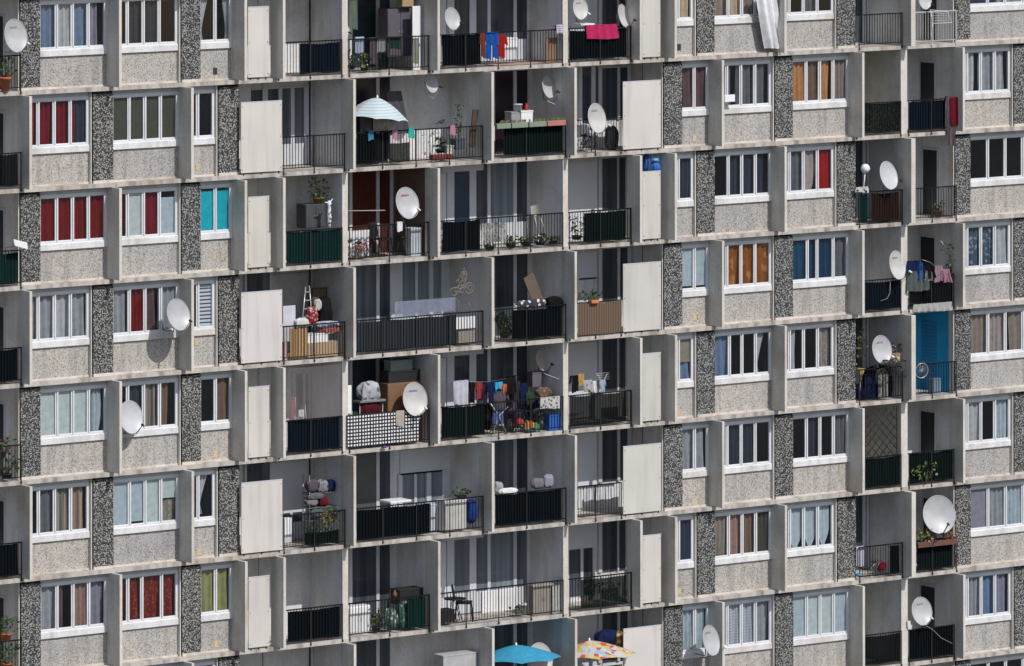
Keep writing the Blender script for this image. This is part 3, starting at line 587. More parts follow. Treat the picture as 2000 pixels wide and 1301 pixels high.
CT = [
 (0,'W1',0,.8,'blue','blue net curtain at the outer edge'),(0,'W1',1,1.9,'white','white and blue net curtain'),(0,'W1',2,2.9,'blue','second blue net curtain'),(0,'W1',3,3.5,'lilac','narrow lilac net curtain'),
 (0,'S1',0,.7,'white','white net swag beside the dark panel',0,1,'swag'),(0,'S1',1.4,1.95,'white','short white net swag beside the fin',0,1,'swag'),
 (0,'S2',0,1.95,'beige','peach beige pleated curtain'),(0,'W3',0,.9,'taupe','first dark taupe curtain'),(0,'W3',1,1.95,'beige','middle beige curtain'),(0,'W3',2,3.4,'taupe','wide taupe curtain by the bedsheet'),
 (0,'W5',0,1.4,'teal2','deep blue curtain'),(0,'W5',1.5,3.9,'grey','pale grey pleated net curtain'),(0,'W4',2,2.9,'dgrey','dark grey curtain'),(0,'W2',1,2.9,'navy','dim navy curtain'),
 (1,'W1',0,3.25,'crim','dark crimson curtain'),(1,'W1',3.3,3.95,'navy','navy curtain next to crimson cloth'),(1,'W2',0,4,'olive','plain dark olive blind',0,1,'b'),
 (1,'S2',.1,1.8,'mauve','very dark mauve curtain'),(1,'W3',.3,1.2,'dgrey','dark grey curtain behind the floodlight'),(1,'W3',1.7,2.6,'dgrey','pleated grey curtain'),(1,'W3',2.9,3.7,'dgrey','grey curtain with a dark gap'),
 (1,'W4',0,.85,'orange','bright orange tan curtain'),(1,'W4',1.0,1.75,'brown','dark brown curtain'),(1,'W4',2,2.7,'orange','tan brown curtain'),(1,'W4',3,3.9,'taupe','greyish taupe curtain'),
 (1,'W5',.6,1.5,'white','white net curtain'),(1,'W5',1.9,2.9,'grey','grey net curtain'),(1,'W5',3,3.6,'white','narrow white net curtain by the frame'),
 (2,'W1',0,3.95,'red','deep red pleated curtain'),(2,'W2',0,.95,'red','dark red curtain by the fin'),(2,'W2',1,1.82,'pale','pale green grey blind',0,1,'b'),(2,'W2',2,2.9,'crim','crimson curtain'),(2,'W2',3,3.9,'sky','pale blue grey blind',0,.82,'b'),
 (2,'S1',0,1.98,'turq','bright turquoise blind',0,.9,'b'),(2,'S2',.9,1.9,'navy','navy curtain'),(2,'W3',1,3.6,'navy','faint navy curtain'),
 (2,'W4',.3,1.8,'dgrey','dark grey curtain'),(2,'W4',2,2.85,'pinkt','pinkish taupe curtain caught aside',0,1,'d'),(2,'W4',3,3.75,'bred','bright red curtain'),
 (3,'W1',.2,1.9,'grey','grey white net curtain'),(3,'W1',2,2.95,'white','white pleated net curtain'),(3,'W1',3,3.9,'grey','pale grey net curtain'),
 (3,'W2',0,.75,'grey','grey net curtain by the dark panel'),(3,'W2',1,1.95,'red','dark red curtain'),(3,'W2',2,2.6,'mauve','reddish brown curtain'),(3,'W2',2.9,3.9,'grey','grey net curtain behind the dish'),
 (3,'S1',.9,1.85,'venet','white slatted venetian blind',0,1,'b'),(3,'S2',0,1.98,'sky','pale blue grey blind with black gap below',.12,1,'b'),(3,'W3',1,3.95,'rust','burnt orange patterned curtain'),
 (3,'W4',0,.8,'teal','blue teal curtain'),(3,'W4',1.1,2.95,'teal2','deep blue curtain'),(3,'W4',3,3.9,'dgrey','dark grey net curtain'),
 (3,'W5',.9,2.9,'patnet','blue patterned net curtain'),(3,'W5',3,3.9,'white','plain white net curtain'),
 (4,'W1',0,.75,'pale','pale green grey vertical blind',0,1,'b'),(4,'W1',1,1.72,'pale','second pale vertical blind',0,1,'b'),(4,'W1',2,2.75,'pale','third pale vertical blind',0,1,'b'),(4,'W1',3.25,3.75,'sky','loose pale drape',0,1,'d'),
 (4,'W2',1,1.9,'navy','dark blue curtain'),(4,'W2',2,2.95,'stripe','grey and brown striped curtain'),(4,'W2',3,3.45,'brown','brown curtain'),(4,'S1',1.1,1.9,'brown','dim brown drape'),
 (4,'S2',.6,1.9,'taupe','taupe half blind',.45,1,'b'),(4,'S2',.6,1.9,'blue','dark blue half net',0,.45),(4,'W3',0,.9,'blue','blue grey net curtain'),(4,'W3',3.0,3.75,'white','white tied curtain',0,1,'swag'),
 (4,'W4',.9,1.35,'white','narrow white net curtain'),(4,'W4',3,3.9,'lace','beige lace curtain'),
 (4,'W5',0,.9,'taupe','taupe grey curtain'),(4,'W5',1,2.0,'pinkt','pinkish pleated curtain'),(4,'W5',2.2,2.9,'taupe','second taupe pleated curtain'),(4,'W5',3.1,3.9,'dgrey','grey curtain'),
 (5,'W1',1,1.9,'dgrey','dark charcoal curtain'),(5,'W1',2,2.95,'stripe','dark striped curtain'),(5,'W1',3,3.7,'stripe2','brown striped drape with pale bands'),
 (5,'W2',0,.95,'sky','grey blue roller blind',.02,1,'b'),(5,'W2',1,1.95,'sky','pale roller blind with a gap below',.12,1,'b'),(5,'W2',2,2.95,'pale','light grey roller blind',.02,1,'b'),(5,'W2',3,3.9,'pale','half lowered pale roller blind',.55,1,'b'),(5,'W2',3,3.9,'lace','lace half curtain',0,.5),
 (5,'S1',.95,1.85,'white','white tied net curtain',.12,1,'swag'),(5,'S2',0,1.98,'grey','grey net curtain'),(5,'W3',1,2.9,'navy','very dark blue curtain'),(5,'W4',1,1.9,'navy','dark navy curtain'),(5,'W4',3,3.9,'dgrey','charcoal net curtain'),
 (5,'W5',.9,1.9,'white','white pleated net curtain'),(5,'W5',3,3.9,'sky','pale blue net curtain'),
 (6,'W1',0,.95,'grey','grey net curtain'),(6,'W1',1,1.35,'mauve','narrow dark red curtain'),(6,'W1',2,2.8,'dusty','dusty pink curtain'),(6,'W1',3,3.9,'lilac','lavender grey net curtain'),
 (6,'W2',0,3.9,'rustred','rust red patterned curtain'),(6,'S1',0,1.98,'oliveg','olive yellow curtain'),(6,'S2',.9,1.9,'navy','dark teal curtain'),
 (6,'W3',0,.9,'taupe','taupe curtain'),(6,'W3',1,1.9,'dusty','brownish red curtain'),(6,'W3',2,2.9,'brown','warm brown curtain'),(6,'W3',3,3.9,'olive','dull olive curtain'),
 (6,'W4',.9,1.95,'sky','first pointed pale net blind',.0,1,'v'),(6,'W4',2,2.95,'sky','second pointed pale net blind',0,1,'v'),(6,'W4',3,3.9,'sky','third pointed pale net blind',0,1,'v'),
 (6,'W5',0,.95,'lilac','lilac grey blind',.04,1,'b'),(6,'W5',1,1.95,'grey','blue grey pleated net curtain'),(6,'W5',2,2.95,'sky','light blue net curtain'),(6,'W5',3,3.9,'coral','coral red curtain'),
 (7,'S2',0,1.98,'sky','pale blue grey curtain behind the dish'),(7,'W3',.9,2.95,'ging','grey gingham net curtain'),(7,'W3',3,3.9,'grey','plain grey net curtain'),
 (7,'W4',0,.95,'sky','first grey blue blind',0,1,'b'),(7,'W4',1,1.95,'pale','pale grey blind',0,1,'b'),(7,'W4',2,2.8,'pale','second pale grey blind',0,1,'b'),(7,'W4',3,3.9,'sky','last grey blue blind',0,1,'b'),
 (7,'W5',.9,1.9,'grey','grey net curtain'),(7,'W5',2,2.95,'blue','dark blue net curtain'),(7,'W5',3,3.9,'lilac','lilac net curtain'),
]
for c in CT: curtain(*c)

# ------------------------------------------------------------------ windbreak screens tied behind the railings
BALN = lambda k, i: f'{ORD[i]} balcony of the {ORD[k]} row down'
def bal(px):
    for i, lim in enumerate((60, 670, 855 if 1 else 0, 1105, 1240, 1775, 1900)):
        pass
    return None
SCV = [SCREEN, SCREENG, fab('navy_windbreak_fabric', (.005, .009, .016)), fab('worn_black_netting', (.005, .007, .008), trans=.06), fab('worn_green_netting', (.006, .012, .010), trans=.07, pat=((.03, .035, .03), 11))]
def screen(k, i, px0, px1, m, desc, za=.2, zc=1.14, name='privacy_screen', y=.05, amp=.010):
    x0, x1 = XR(px0, y, k), XR(px1, y, k); rd = random.Random(k*17+i*5)
    if m is SCREEN and 'cloth' in desc: m = rd.choice([SCREEN, SCREEN, SCV[2], SCV[3]])
    elif m is SCREENG and 'cloth' in desc: m = rd.choice([SCREENG, SCREENG, SCV[4]])
    b = MB(); wv = max(2, (x1-x0)*rd.uniform(1.4, 2.6)); am = amp*rd.uniform(.8, 1.8); top = zc-rd.uniform(0, .05); ph = rd.uniform(0, 6)
    def fn(u, v):
        sag = .035*sin(pi*u*max(1, round((x1-x0)/1.25)))**2*v*rd_s
        return (x0+(x1-x0)*u, y+am*sin(2*pi*wv*u+ph+v)+am*.5*sin(2*pi*wv*2.7*u+ph*2-2*v), zb(k)+za+(top-za)*v-sag+.012*(1-v)*sin(9*u+ph))
    rd_s = rd.uniform(.2, 1.0)
    b.grid(fn, max(10, int(wv*7)), 8)
    o = b.build(name, m); tag(o, f'{desc} behind the railing, {BALN(k, i)}', 'windbreak', 'windbreak screens tied to the railings')
SB, SG, ST = SCREEN, SCREENG, SCREENT
for a in [
 (0,1,585,664,SB,'black cloth screen'),(0,2,738,756,SG,'narrow dark green cloth',.2,.75),(0,3,863,939,SB,'taut black cloth screen'),(0,4,1112,1223,SB,'long black cloth screen'),
 (1,0,-20,34,SB,'black cloth screen'),(1,2,696,757,SB,'black cloth screen'),(1,2,760,800,SG,'low dark green cloth',.2,.8),(1,3,985,1099,SG,'dark green cloth screen'),(1,5,1690,1758,SG,'dark green cloth screen'),(1,6,1774,1846,SB,'black cloth screen'),
 (2,0,-20,35,ST,'green cloth screen'),(2,1,560,664,ST,'streaky dark green cloth screen'),(2,3,863,938,SB,'black cloth screen'),(2,4,1140,1222,SG,'dark green leafy cloth screen'),(2,5,1676,1694,ST,'narrow green cloth screen'),(2,5,1702,1756,SCREENB,'brown and green cloth screen'),
 (3,0,-20,34,SB,'black cloth screen'),(3,3,1000,1097,SB,'black cloth screen'),(3,5,1690,1758,SB,'black cloth screen'),(3,6,1776,1860,SB,'black cloth screen'),
 (4,1,562,664,SB,'black cloth screen'),(4,3,863,946,SG,'dark green cloth screen'),(4,4,1112,1223,SB,'black cloth screen'),
 (5,0,-20,35,SB,'black cloth screen'),(5,1,595,662,SG,'low dark green cloth screen',.2,.62),(5,2,696,839,SB,'ribbed black cloth screen'),(5,3,968,1097,SB,'dark speckled cloth screen'),(5,5,1690,1758,SG,'dark teal cloth screen'),(5,6,1774,1860,SG,'plain dark green cloth screen'),
 (6,1,562,664,SB,'black cloth screen'),(6,2,795,829,ST,'short green cloth screen'),(6,4,1135,1224,SG,'dark green cloth screen'),(6,5,1738,1757,SB,'narrow black cloth screen'),(6,6,1791,1860,SG,'dark green cloth screen'),
 (7,5,1690,1758,SB,'black cloth screen'),(7,6,1774,1860,SB,'black cloth screen'),
]: screen(*a)
screen(3, 2, 696, 891, CORR, 'black corrugated sheet screen', name='corrugated_screen', y=-.02 if 0 else .05, amp=.006)
screen(3, 4, 1128, 1214, REED, 'brown reed fence roll', .18, 1.16, 'reed_screen', -.03, .006)

# ------------------------------------------------------------------ satellite dishes
BADGE = {'g': mat('grey_lettering', (.25, .27, .30)), 'r': mat('red_lettering', (.42, .08, .10)), 'b': mat('blue_lettering', (.12, .20, .42))}
def dish(px, py, h, Y, label, badge=None, m=DISHM, az=10, el=13, mount='down', wide=.9, big=False):
    rd0 = random.Random(int(px+py)); el += rd0.uniform(-3, 4); m = m if m is not DISHM else rd0.choice([DISHM, DISH2, DISH3])
    c = at(px, py, Y); Rm = h/63.0/2*1.02
    n = Vector((sin(radians(az))*cos(radians(el)), -cos(radians(az))*cos(radians(el)), sin(radians(el))))
    up = (Vector((0, 0, 1))-n*n.z).normalized(); rt = up.cross(n)*-1
    t = thing('satellite_dish', label, 'satellite dish', c, 'satellite dishes on the balconies')
    dep = Rm*.22
    f = MB()
    def fn(u, v):
        a = 2*pi*u; r = v
        p = c+rt*(Rm*wide*r*cos(a))+up*(Rm*r*sin(a))+n*(dep*(r*r-1)+.02)
        return p
    f.grid(fn, 36, 8); f.build('reflector', m, t)
    e = MB(); e.tube([c+rt*(Rm*wide*1.005*cos(2*pi*i/36))+up*(Rm*1.005*sin(2*pi*i/36))+n*.018 for i in range(36)], .012, 6, True); e.build('rim', m, t)
    bk = MB(); bk.box(-.07, .07, -.07, .07, -.09, .09, .01); 
    bk.v = [c-n*(dep+.06)+rt*v.x+n*v.y+up*v.z for v in bk.v]; bk.build('mounting_bracket', METAL, t)
    foc = c+n*(Rm*1.05)-up*(Rm*.62)
    ar = MB(); ar.tube([c-up*(Rm*1.0)-n*.01, c-up*(Rm*1.02)+n*(Rm*.3), foc-n*.02], .011 if not big else .02, 6); ar.build('feed_arm', DKMETAL if big else METAL, t)
    ln = MB(); ax = (c-foc).normalized(); ln.lathe(foc, [(0, -.06), (.025, -.06), (.028, .0), (.038, .02), (.038, .055), (0, .06)], 10, ax); ln.build('feed_horn', DKMETAL if badge is None else WHITE, t)
    pb = c-n*(dep+.1)
    po = MB()
    if mount == 'down': po.tube([pb+Vector((0, 0, Rm*.2)), pb-Vector((0, 0, Rm*1.0)), Vector((pb.x, .06, pb.z-Rm*1.35))], .018, 7)
    elif mount == 'up': po.tube([pb-Vector((0, 0, .1)), Vector((pb.x, pb.y, zb(0) if 0 else math.ceil(c.z/H)*H-.01))], .018, 7)
    elif mount == 'floor':
        zf = math.floor(c.z/H)*H+.13; po.tube([pb+Vector((0, 0, .1)), Vector((pb.x, pb.y, zf))], .018, 7); po.box(pb.x-.16, pb.x+.16, pb.y-.02, pb.y+.02, zf, zf+.025)
    elif mount == 'side': po.tube([pb+Vector((0, 0, .05)), pb-Vector((0, 0, Rm*.8)), Vector((pb.x+.02, pb.y+.05, pb.z-Rm*.95)), Vector((pb.x, YS-.005, pb.z-Rm*.95))], .018, 7)
    po.build('mounting_pole', METAL, t)
    rd = random.Random(int(px*7+py)); cb = MB(); q0 = foc-n*.03; q1 = pb-Vector((0, 0, Rm*.9)); mid = (q0+q1)/2-Vector((0, 0, rd.uniform(.10, .28)))
    cb.tube([q0, q0.lerp(mid, .5)-Vector((0, 0, .04)), mid, mid.lerp(q1, .6)-Vector((0, 0, .03)), q1, q1-Vector((0, -.03, .35))], .006, 5); cb.build('cable', BLACK if rd.random() < .6 else WHITE, t)
    if badge:
        b = MB(); wd = Rm*.62
        for i in range(7):
            a0 = -wd/2+wd*i/7; a1 = a0+wd/7*.78
            def pt(a, z): 
                rr = sqrt((a/(Rm*wide))**2+(z/Rm)**2); return c+rt*a+up*z+n*(dep*(rr*rr-1)+.026)
            z0, z1 = Rm*.46, Rm*.57
            b.add([pt(a0, z0), pt(a1, z0), pt(a1, z1), pt(a0, z1)], [(0, 1, 2, 3)])
            if i % 2: b.add([pt(a0, z1+.002), pt(a0+(a1-a0)*.4, z1+.002), pt(a0+(a1-a0)*.4, z1+.012), pt(a0, z1+.012)], [(0, 1, 2, 3)])
        b.build('lettering', BADGE[badge], t)
    return t
dish(30, 70, 59, -.22, 'white dish with grey lettering beside the dark panel of the first row', 'g', az=12, mount='side')
dish(883, 37, 42, -.02, 'small plain white dish above the taut black screen in the top row')
dish(1133, 17, 42, .10, 'white lettered dish above the pink towel in the top row', 'g', az=8)
dish(1217, 31, 44, .06, 'narrow white dish on a floor pole beside the pink towel', az=27, mount='floor')
dish(1806, 0, 38, .12, 'white dish cut by the upper edge above the clothes airer', az=5)
dish(675, 60, 20, .25, 'tiny white dish just inside the end wall, laundry balcony', az=10)
dish(842, 161, 40, .42, 'half shaded dish hanging from the ceiling above the striped parasol balcony', mount='up', az=18, m=DISHM)
dish(1070, 171, 41, .50, 'grey dish half in shade above the planter boxes of the second row', az=20)
dish(1165, 231, 56, -.10, 'large white dish on the railing beside the wide cream panel, second row', 'g', az=14, mount='floor')
dish(795, 397, 59, .02, 'white dish with red lettering above the bicycle balcony', 'r', az=5)
dish(1735, 343, 56, -.08, 'plain white dish beside the globe lamp in the third row', az=12)
dish(348, 615, 58, -.52, 'white dish on an arm in front of the fin, fourth row, casting a shadow', az=8, mount='side')
dish(1752, 518, 56, -.08, 'white dish with grey lettering and looping cable in the fourth row', 'g', az=15)
dish(255, 815, 59, -.12, 'white dish standing in front of the second window of the fifth row', az=8, mount='side')
dish(810, 780, 61, -.03, 'white dish with blue lettering above the gingham cloth', 'b', az=2)
dish(1060, 703, 42, .95, 'beige dish in deep shade behind the laundry of the fifth row', m=DISHB, az=12)
dish(1722, 683, 55, -.06, 'white dish with grey lettering among bicycles in the fifth row', 'g', az=3)
dish(1834, 1005, 74, -.12, 'biggest round dish with dark feed arm in the seventh row', az=-14, wide=.94, big=True)
dish(1388, 1251, 58, -.52, 'white dish on a low arm before the fourth window of the eighth row', 'g', az=18, mount='side')
dish(1800, 1194, 55, -.05, 'white lettered dish with a hanging cable beside a black screen, eighth row', 'g', az=0)
dish(1055, 1288, 62, .25, 'cream dish behind the blue parasol', m=DISHB, az=2)
# flat aerials / floodlight
r = rect(25, 466, 53, 488, -.3)
t = thing('panel_antenna', 'flat white tilted panel antenna at the edge balcony of the third row', 'antenna', (r[0], -.3, r[2]))
b = MB(); b.add([(r[0], -.34, r[3]), (r[1], -.30, r[3]-.13), (r[1]+.03, -.30, r[2]), (r[0]+.05, -.34, r[2]+.13), (r[0], -.30, r[3]), (r[1], -.26, r[3]-.13), (r[1]+.03, -.26, r[2]), (r[0]+.05, -.30, r[2]+.13)], [(3, 2, 1, 0), (4, 5, 6, 7), (0, 1, 5, 4), (1, 2, 6, 5), (2, 3, 7, 6), (3, 0, 4, 7)]); b.build('panel', WHITE, t)
b = MB(); b.tube([(r[0]+.1, -.28, r[2]+.12), (r[0]-.05, .02, r[2]+.05), (r[0]-.05, .02, r[2]-.35)], .016); b.build('mounting_pole', METAL, t)
r = rect(1414, 185, 1434, 199, .02)
t = thing('floodlight', 'small white floodlight on the sill of the fifth window, second row', 'lamp', (r[0], .1, r[2]))
b = MB(); b.box(r[0], r[1], -.03, .03, r[2], r[3], .01); b.build('lamp_head', WHITE, t)
b = MB(); b.tube([((r[0]+r[1])/2-.05, .03, r[2]+.05), ((r[0]+r[1])/2-.05, .12, r[2]-.05), ((r[0]+r[1])/2-.05, .20, r[2]-.12)], .016); b.build('bracket', WHITE, t)

# ------------------------------------------------------------------ everyday things
def hang(name, label, cat, px0, py0, px1, py1, m, Y=-.035, group=None, waves=None, amp=.018, over=True, flare=0, skew=0):
    """cloth hung over a rail or line: front fall and a short back fall"""
    x0, x1, z0, z1 = rect(px0, py0, px1, py1, Y)
    b = MB(); b.cloth(x0, x1, z0, z1, Y, amp, waves or max(1.5, (x1-x0)*5), px0, .02, flare, skew)
    if over:
        b.cloth(x0, x1, z1-.18, z1, Y+.085, amp*.5, max(1.5, (x1-x0)*5), px0, .02)
        b.grid(lambda u, v: (x0+(x1-x0)*u, Y+.085*v, z1+.012*sin(pi*v)), 8, 4)
    return tag(b.build(name, m), label, cat, group)
def garment(name, label, cat, px0, py0, px1, py1, m, kind, Y=-.05, group=None):
    """shirt or trousers with sleeves / legs, puffed slightly"""
    x0, x1, z0, z1 = rect(px0, py0, px1, py1, Y); w, h = x1-x0, z1-z0
    b = MB(); ph = px0*.37
    if kind == 'trousers':
        b.cloth(x0, x1, z0+h*.52, z1, Y, .022, 2.2, ph, .0); b.cloth(x0+w*.01, x0+w*.47, z0, z0+h*.56, Y-.004, .024, 1.3, ph+1, .03, .05, -.01); b.cloth(x0+w*.53, x0+w*.98, z0+h*.03, z0+h*.56, Y+.004, .022, 1.2, ph+2, .03, -.05, .015)
        b.tube([(x0, Y-.02, z1), (x0+w*.5, Y-.035, z1-.012), (x1, Y-.02, z1)], .012, 5)
    elif kind == 'shirt':
        b.cloth(x0+w*.18, x0+w*.82, z0, z1, Y, .026, 2.0, ph, .03, .06)
        for sx, c0_ in ((-1, x0+w*.2), (1, x0+w*.8)): b.cloth(c0_-w*.13+sx*w*.1, c0_+w*.13+sx*w*.1, z0+h*.52, z1-.01, Y+.012, .018, 1.1, ph+sx, .04, .1, sx*w*.10)
    else: b.cloth(x0, x1, z0, z1, Y, .03, max(1.6, w*5), ph, .05, -.08, .02)
    return tag(b.build(name, m), label, cat, group)
def cabinet(label, px0, py0, px1, py1, Y, dep, m, md=None, doors=2, cat='cabinet', name='cabinet'):
    x0, x1, z0, z1 = rect(px0, py0, px1, py1, Y)
    t = thing(name, label, cat, ((x0+x1)/2, Y, z0))
    b = MB(); b.box(x0, x1, Y, Y+dep, z0, z1, .008); b.build('carcass', m, t)
    for i in range(doors):
        a = x0+(x1-x0)*i/doors+.01; c = x0+(x1-x0)*(i+1)/doors-.01
        d = MB(); d.box(a, c, Y-.018, Y-.002, z0+.04, z1-.03, .004); dd = d.build('door', md or m, t)
        hd = MB(); xx = c-.04 if i == 0 else a+.04; hd.tube([(xx, Y-.03, (z0+z1)/2-.05), (xx, Y-.03, (z0+z1)/2+.05)], .008); hd.build('handle', METAL, dd)
    return t
def carton(label, px0, py0, px1, py1, Y, dep, m, cat='box', name='carton', lid=True, rot=0):
    x0, x1, z0, z1 = rect(px0, py0, px1, py1, Y)
    t = thing(name, label, cat, ((x0+x1)/2, Y, z0))
    b = MB(); b.box(x0, x1, Y, Y+dep, z0, z1, .01); b.build('body', m, t)
    if lid:
        l = MB(); l.box(x0-.012, x1+.012, Y-.012, Y+dep+.012, z1-.03, z1+.012, .006); l.build('lid', m, t)
    return t
def sack(name, label, cat, px0, py0, px1, py1, Y, m, dep=.18, seed=1, group=None):
    x0, x1, z0, z1 = rect(px0, py0, px1, py1, Y)
    b = MB(); rd = random.Random(seed); ph = [rd.uniform(0, 6) for _ in range(8)]
    sg = lambda t, e: math.copysign(abs(t)**e, t)
    cx, cy, cz = (x0+x1)/2, Y+dep*.4, (z0+z1)/2
    def fn(u, v):
        t = 2*pi*u; p = pi*(v-.5); cp = sg(cos(p), .55)
        k = 1+.10*sin(2*t+ph[0]+3*v)+.07*sin(5*t+ph[1]-4*v)+.05*sin(9*t+ph[2]+9*v)+.04*sin(13*v+ph[3]+3*t)
        top = 1-.22*max(0, v-.5)*(1+sin(t+ph[4]))
        return (cx+(x1-x0)/2*k*sg(cos(t), .65)*cp*top, cy+dep*k*sg(sin(t), .65)*cp, cz+(z1-z0)/2*sg(sin(p), .75)*(1+.10*sin(3*t+ph[5])+.06*sin(7*t+ph[6])))
    b.grid(fn, 36, 16)
    return tag(b.build(name, m), label, cat, group)
def plant(label, px0, py0, px1, py1, Y, leaf=LEAF, pot=TERRA, potpx=None, dens=60, name='potted_plant', cat='plant', flower=None, seed=3, up=0, dep=.18):
    """stems with separate leaves; optional pot (px height)"""
    rd = random.Random(seed+int(px0)); x0, x1, z0, z1 = rect(px0, py0, px1, py1, Y)
    zp = z0
    t = thing(name, label, cat, ((x0+x1)/2, Y, z0))
    if potpx:
        hp = potpx/64.; R = min(.16, (x1-x0)*.38); b = MB()
        b.lathe(((x0+x1)/2, Y, z0), [(0, 0), (R*.72, 0), (R, hp*.85), (R*1.1, hp*.86), (R*1.1, hp), (R*.9, hp), (R*.85, hp*.9), (0, hp*.88)], 14); b.build('pot', pot, t); zp = z0+hp*.9
    s = MB(); l = MB(); fb = MB(); cx = (x0+x1)/2
    for i in range(max(4, dens//9)):
        a = rd.uniform(x0, x1); zt = rd.uniform(zp+(z1-zp)*.5, z1); y = Y+rd.uniform(-dep, dep)
        s.tube([(cx+rd.uniform(-.04, .04), Y, zp-.02), ((cx+a)/2+rd.uniform(-.03, .03), (Y+y)/2, (zp+zt)/2), (a, y, zt)], [.008, .006, .003], 4)
    def lf(mb, p, L, W, d):
        d = d.normalized(); sd = d.cross(Vector((rd.uniform(-1, 1), rd.uniform(-1, 1), rd.uniform(-1, 1)))).normalized()
        nn = d.cross(sd)
        mb.add([p, p+d*L*.45+sd*W, p+d*L-nn*L*.15, p+d*L*.45-sd*W], [(0, 1, 2, 3)])
    for i in range(dens):
        u = rd.random(); p = Vector((rd.uniform(x0, x1), Y+rd.uniform(-dep, dep), zp+(z1-zp)*(rd.random()**.8)))
        lf(l, p, rd.uniform(.08, .17), rd.uniform(.025, .05), Vector((rd.uniform(-1, 1), rd.uniform(-1, .4), rd.uniform(-.5+up, .9))))
        if flower and rd.random() < .22: fb.blob((p.x, p.y-.03, p.z), .03, .03, .028, .1, 4, i)
    s.build('stem', STEM, t); l.build('foliage', leaf, t)
    if flower: fb.build('blossom', flower, t)
    return t
def pole(px0, py0, px1, py1, Y, r, m, name, label, cat):
    a, c = at(px0, py0, Y), at(px1, py1, Y); b = MB(); b.tube([a, c], r, 8); return tag(b.build(name, m), label, cat)
def path(pts, Y, r, m, name, label, cat):
    b = MB(); b.tube([at(x, y, (Y if not hasattr(Y, '__len__') else Y[i])) for i, (x, y) in enumerate(pts)], r, 6); return tag(b.build(name, m), label, cat)
def bicycle(label, px, py, size, Y, m, tilt=0.0, flip=1, stand=0):
    """px,py = point on the ground between the wheels; size = wheel radius in metres; stand lifts the front"""
    c = at(px, py, Y); R = size; L = R*3.1
    t = thing('bicycle', label, 'bicycle', c)
    d = Vector((flip*cos(tilt)*cos(stand), sin(tilt), sin(stand))); upv = Vector((-flip*sin(stand), 0, cos(stand))); nrm = d.cross(upv)
    Pp = lambda a, h: c+d*(a*L)+upv*h
    for a in (-.5, .5):
        w = MB(); w.ring(Pp(a, R), nrm, R*.94, R*.06, 28, 6); wh = w.build('wheel', BLACK, t)
        s = MB()
        for i in range(12):
            th = pi*i/12; s.tube([Pp(a, R)+d*(R*.9*cos(th))+upv*(R*.9*sin(th)), Pp(a, R)-d*(R*.9*cos(th))-upv*(R*.9*sin(th))], .0025, 3)
        s.build('spokes', METAL, wh)
    fr = MB(); bb = Pp(-.08, R*.9); st = Pp(-.2, R*2.35); hd = Pp(.3, R*2.4); re = Pp(-.5, R); fe = Pp(.5, R)
    for a, q in ((bb, st), (bb, hd), (st, hd), (bb, re), (re, st), (hd, fe)): fr.tube([a, q], .016, 6)
    fr.build('frame', m, t)
    sd = MB(); sd.blob(Pp(-.22, R*2.6), .13, .06, .035, .05, 6, 2); sd.build('saddle', BLACK, t)
    hb = MB(); q = Pp(.28, R*2.75); hb.tube([hd, q, q+nrm*.22], .012, 6); hb.tube([q, q-nrm*.22], .012, 6); hb.build('handlebar', METAL, t)
    return t
def chair(label, px, py, h, Y, m, yaw=.5, flip=False, name='chair', roll=0):
    c = at(px, py, Y); s = h/64.0/.82
    t = thing(name, label, 'chair', c)
    M = Matrix.Translation(c) @ Matrix.Rotation(yaw, 4, 'Z') @ Matrix.Rotation(roll, 4, 'Y') @ Matrix.Scale(s, 4)
    def put(mb, nm, mm): mb.v = [M @ v for v in mb.v]; mb.build(nm, mm, t)
    b = MB(); b.box(-.21, .21, -.2, .2, .42, .455, .015); put(b, 'seat', m)
    b = MB(); b.grid(lambda u, v: Vector((-.2+.4*u, .2+.07*v+.03*cos(pi*(u-.5)), .46+.38*v)), 8, 6); b.grid(lambda u, v: Vector((-.2+.4*u, .215+.07*v+.03*cos(pi*(u-.5)), .46+.38*v)), 8, 6); put(b, 'backrest', m)
    for sx in (-1, 1):
        for sy in (-1, 1):
            b = MB(); b.tube([(sx*.18, sy*.17, .43), (sx*.21, sy*.22, 0)], .016, 6); put(b, 'leg', m)
    return t
def parasol(label, px, py, pxl, pxr, pye, Y, m, mp, tiltx=0.0, ptop=1.35, sag=.06):
    """px,py apex; pxl..pxr, pye the eave"""
    a = at(px, py, Y); l = at(pxl, pye, Y); r_ = at(pxr, pye, Y); R = (r_.x-l.x)/2*1.0; hh = a.z-(l.z+r_.z)/2; cx = (l.x+r_.x)/2
    t = thing('parasol', label, 'parasol', (a.x, Y, a.z-1.9))
    n = 8; b = MB()
    def fn(u, v):
        seg = u*n; i = int(seg) % n; fr_ = seg-int(seg)
        t0, t1 = 2*pi*i/n+.2, 2*pi*(i+1)/n+.2
        p0 = Vector((cos(t0), sin(t0), 0)); p1 = Vector((cos(t1), sin(t1), 0)); p = p0.lerp(p1, fr_)
        s = sag*4*fr_*(1-fr_)*v
        return Vector((a.x+(cx-a.x)*v+R*p.x*v, Y+R*p.y*v*.95, a.z-hh*(v**ptop)+s*(.6) + tiltx*p.x*v))
    b.grid(fn, n*6, 8, True); b.build('canopy', m, t)
    rb = MB()
    for i in range(n): rb.tube([fn(i/n+1e-4, .02)-Vector((0, 0, .012)), fn(i/n+1e-4, .5)-Vector((0, 0, .012)), fn(i/n+1e-4, 1)-Vector((0, 0, .008))], .007, 4)
    rb.build('ribs', METAL, t)
    po = MB(); po.tube([(a.x, Y, a.z+.06), (a.x, Y, a.z-1.9)], .018, 8); po.build('pole', mp, t)
    fi = MB(); fi.lathe((a.x, Y, a.z+.0), [(.03, -.02), (.035, .02), (.02, .07), (0, .085)], 10); fi.build('finial', WHITE, t)
    return t

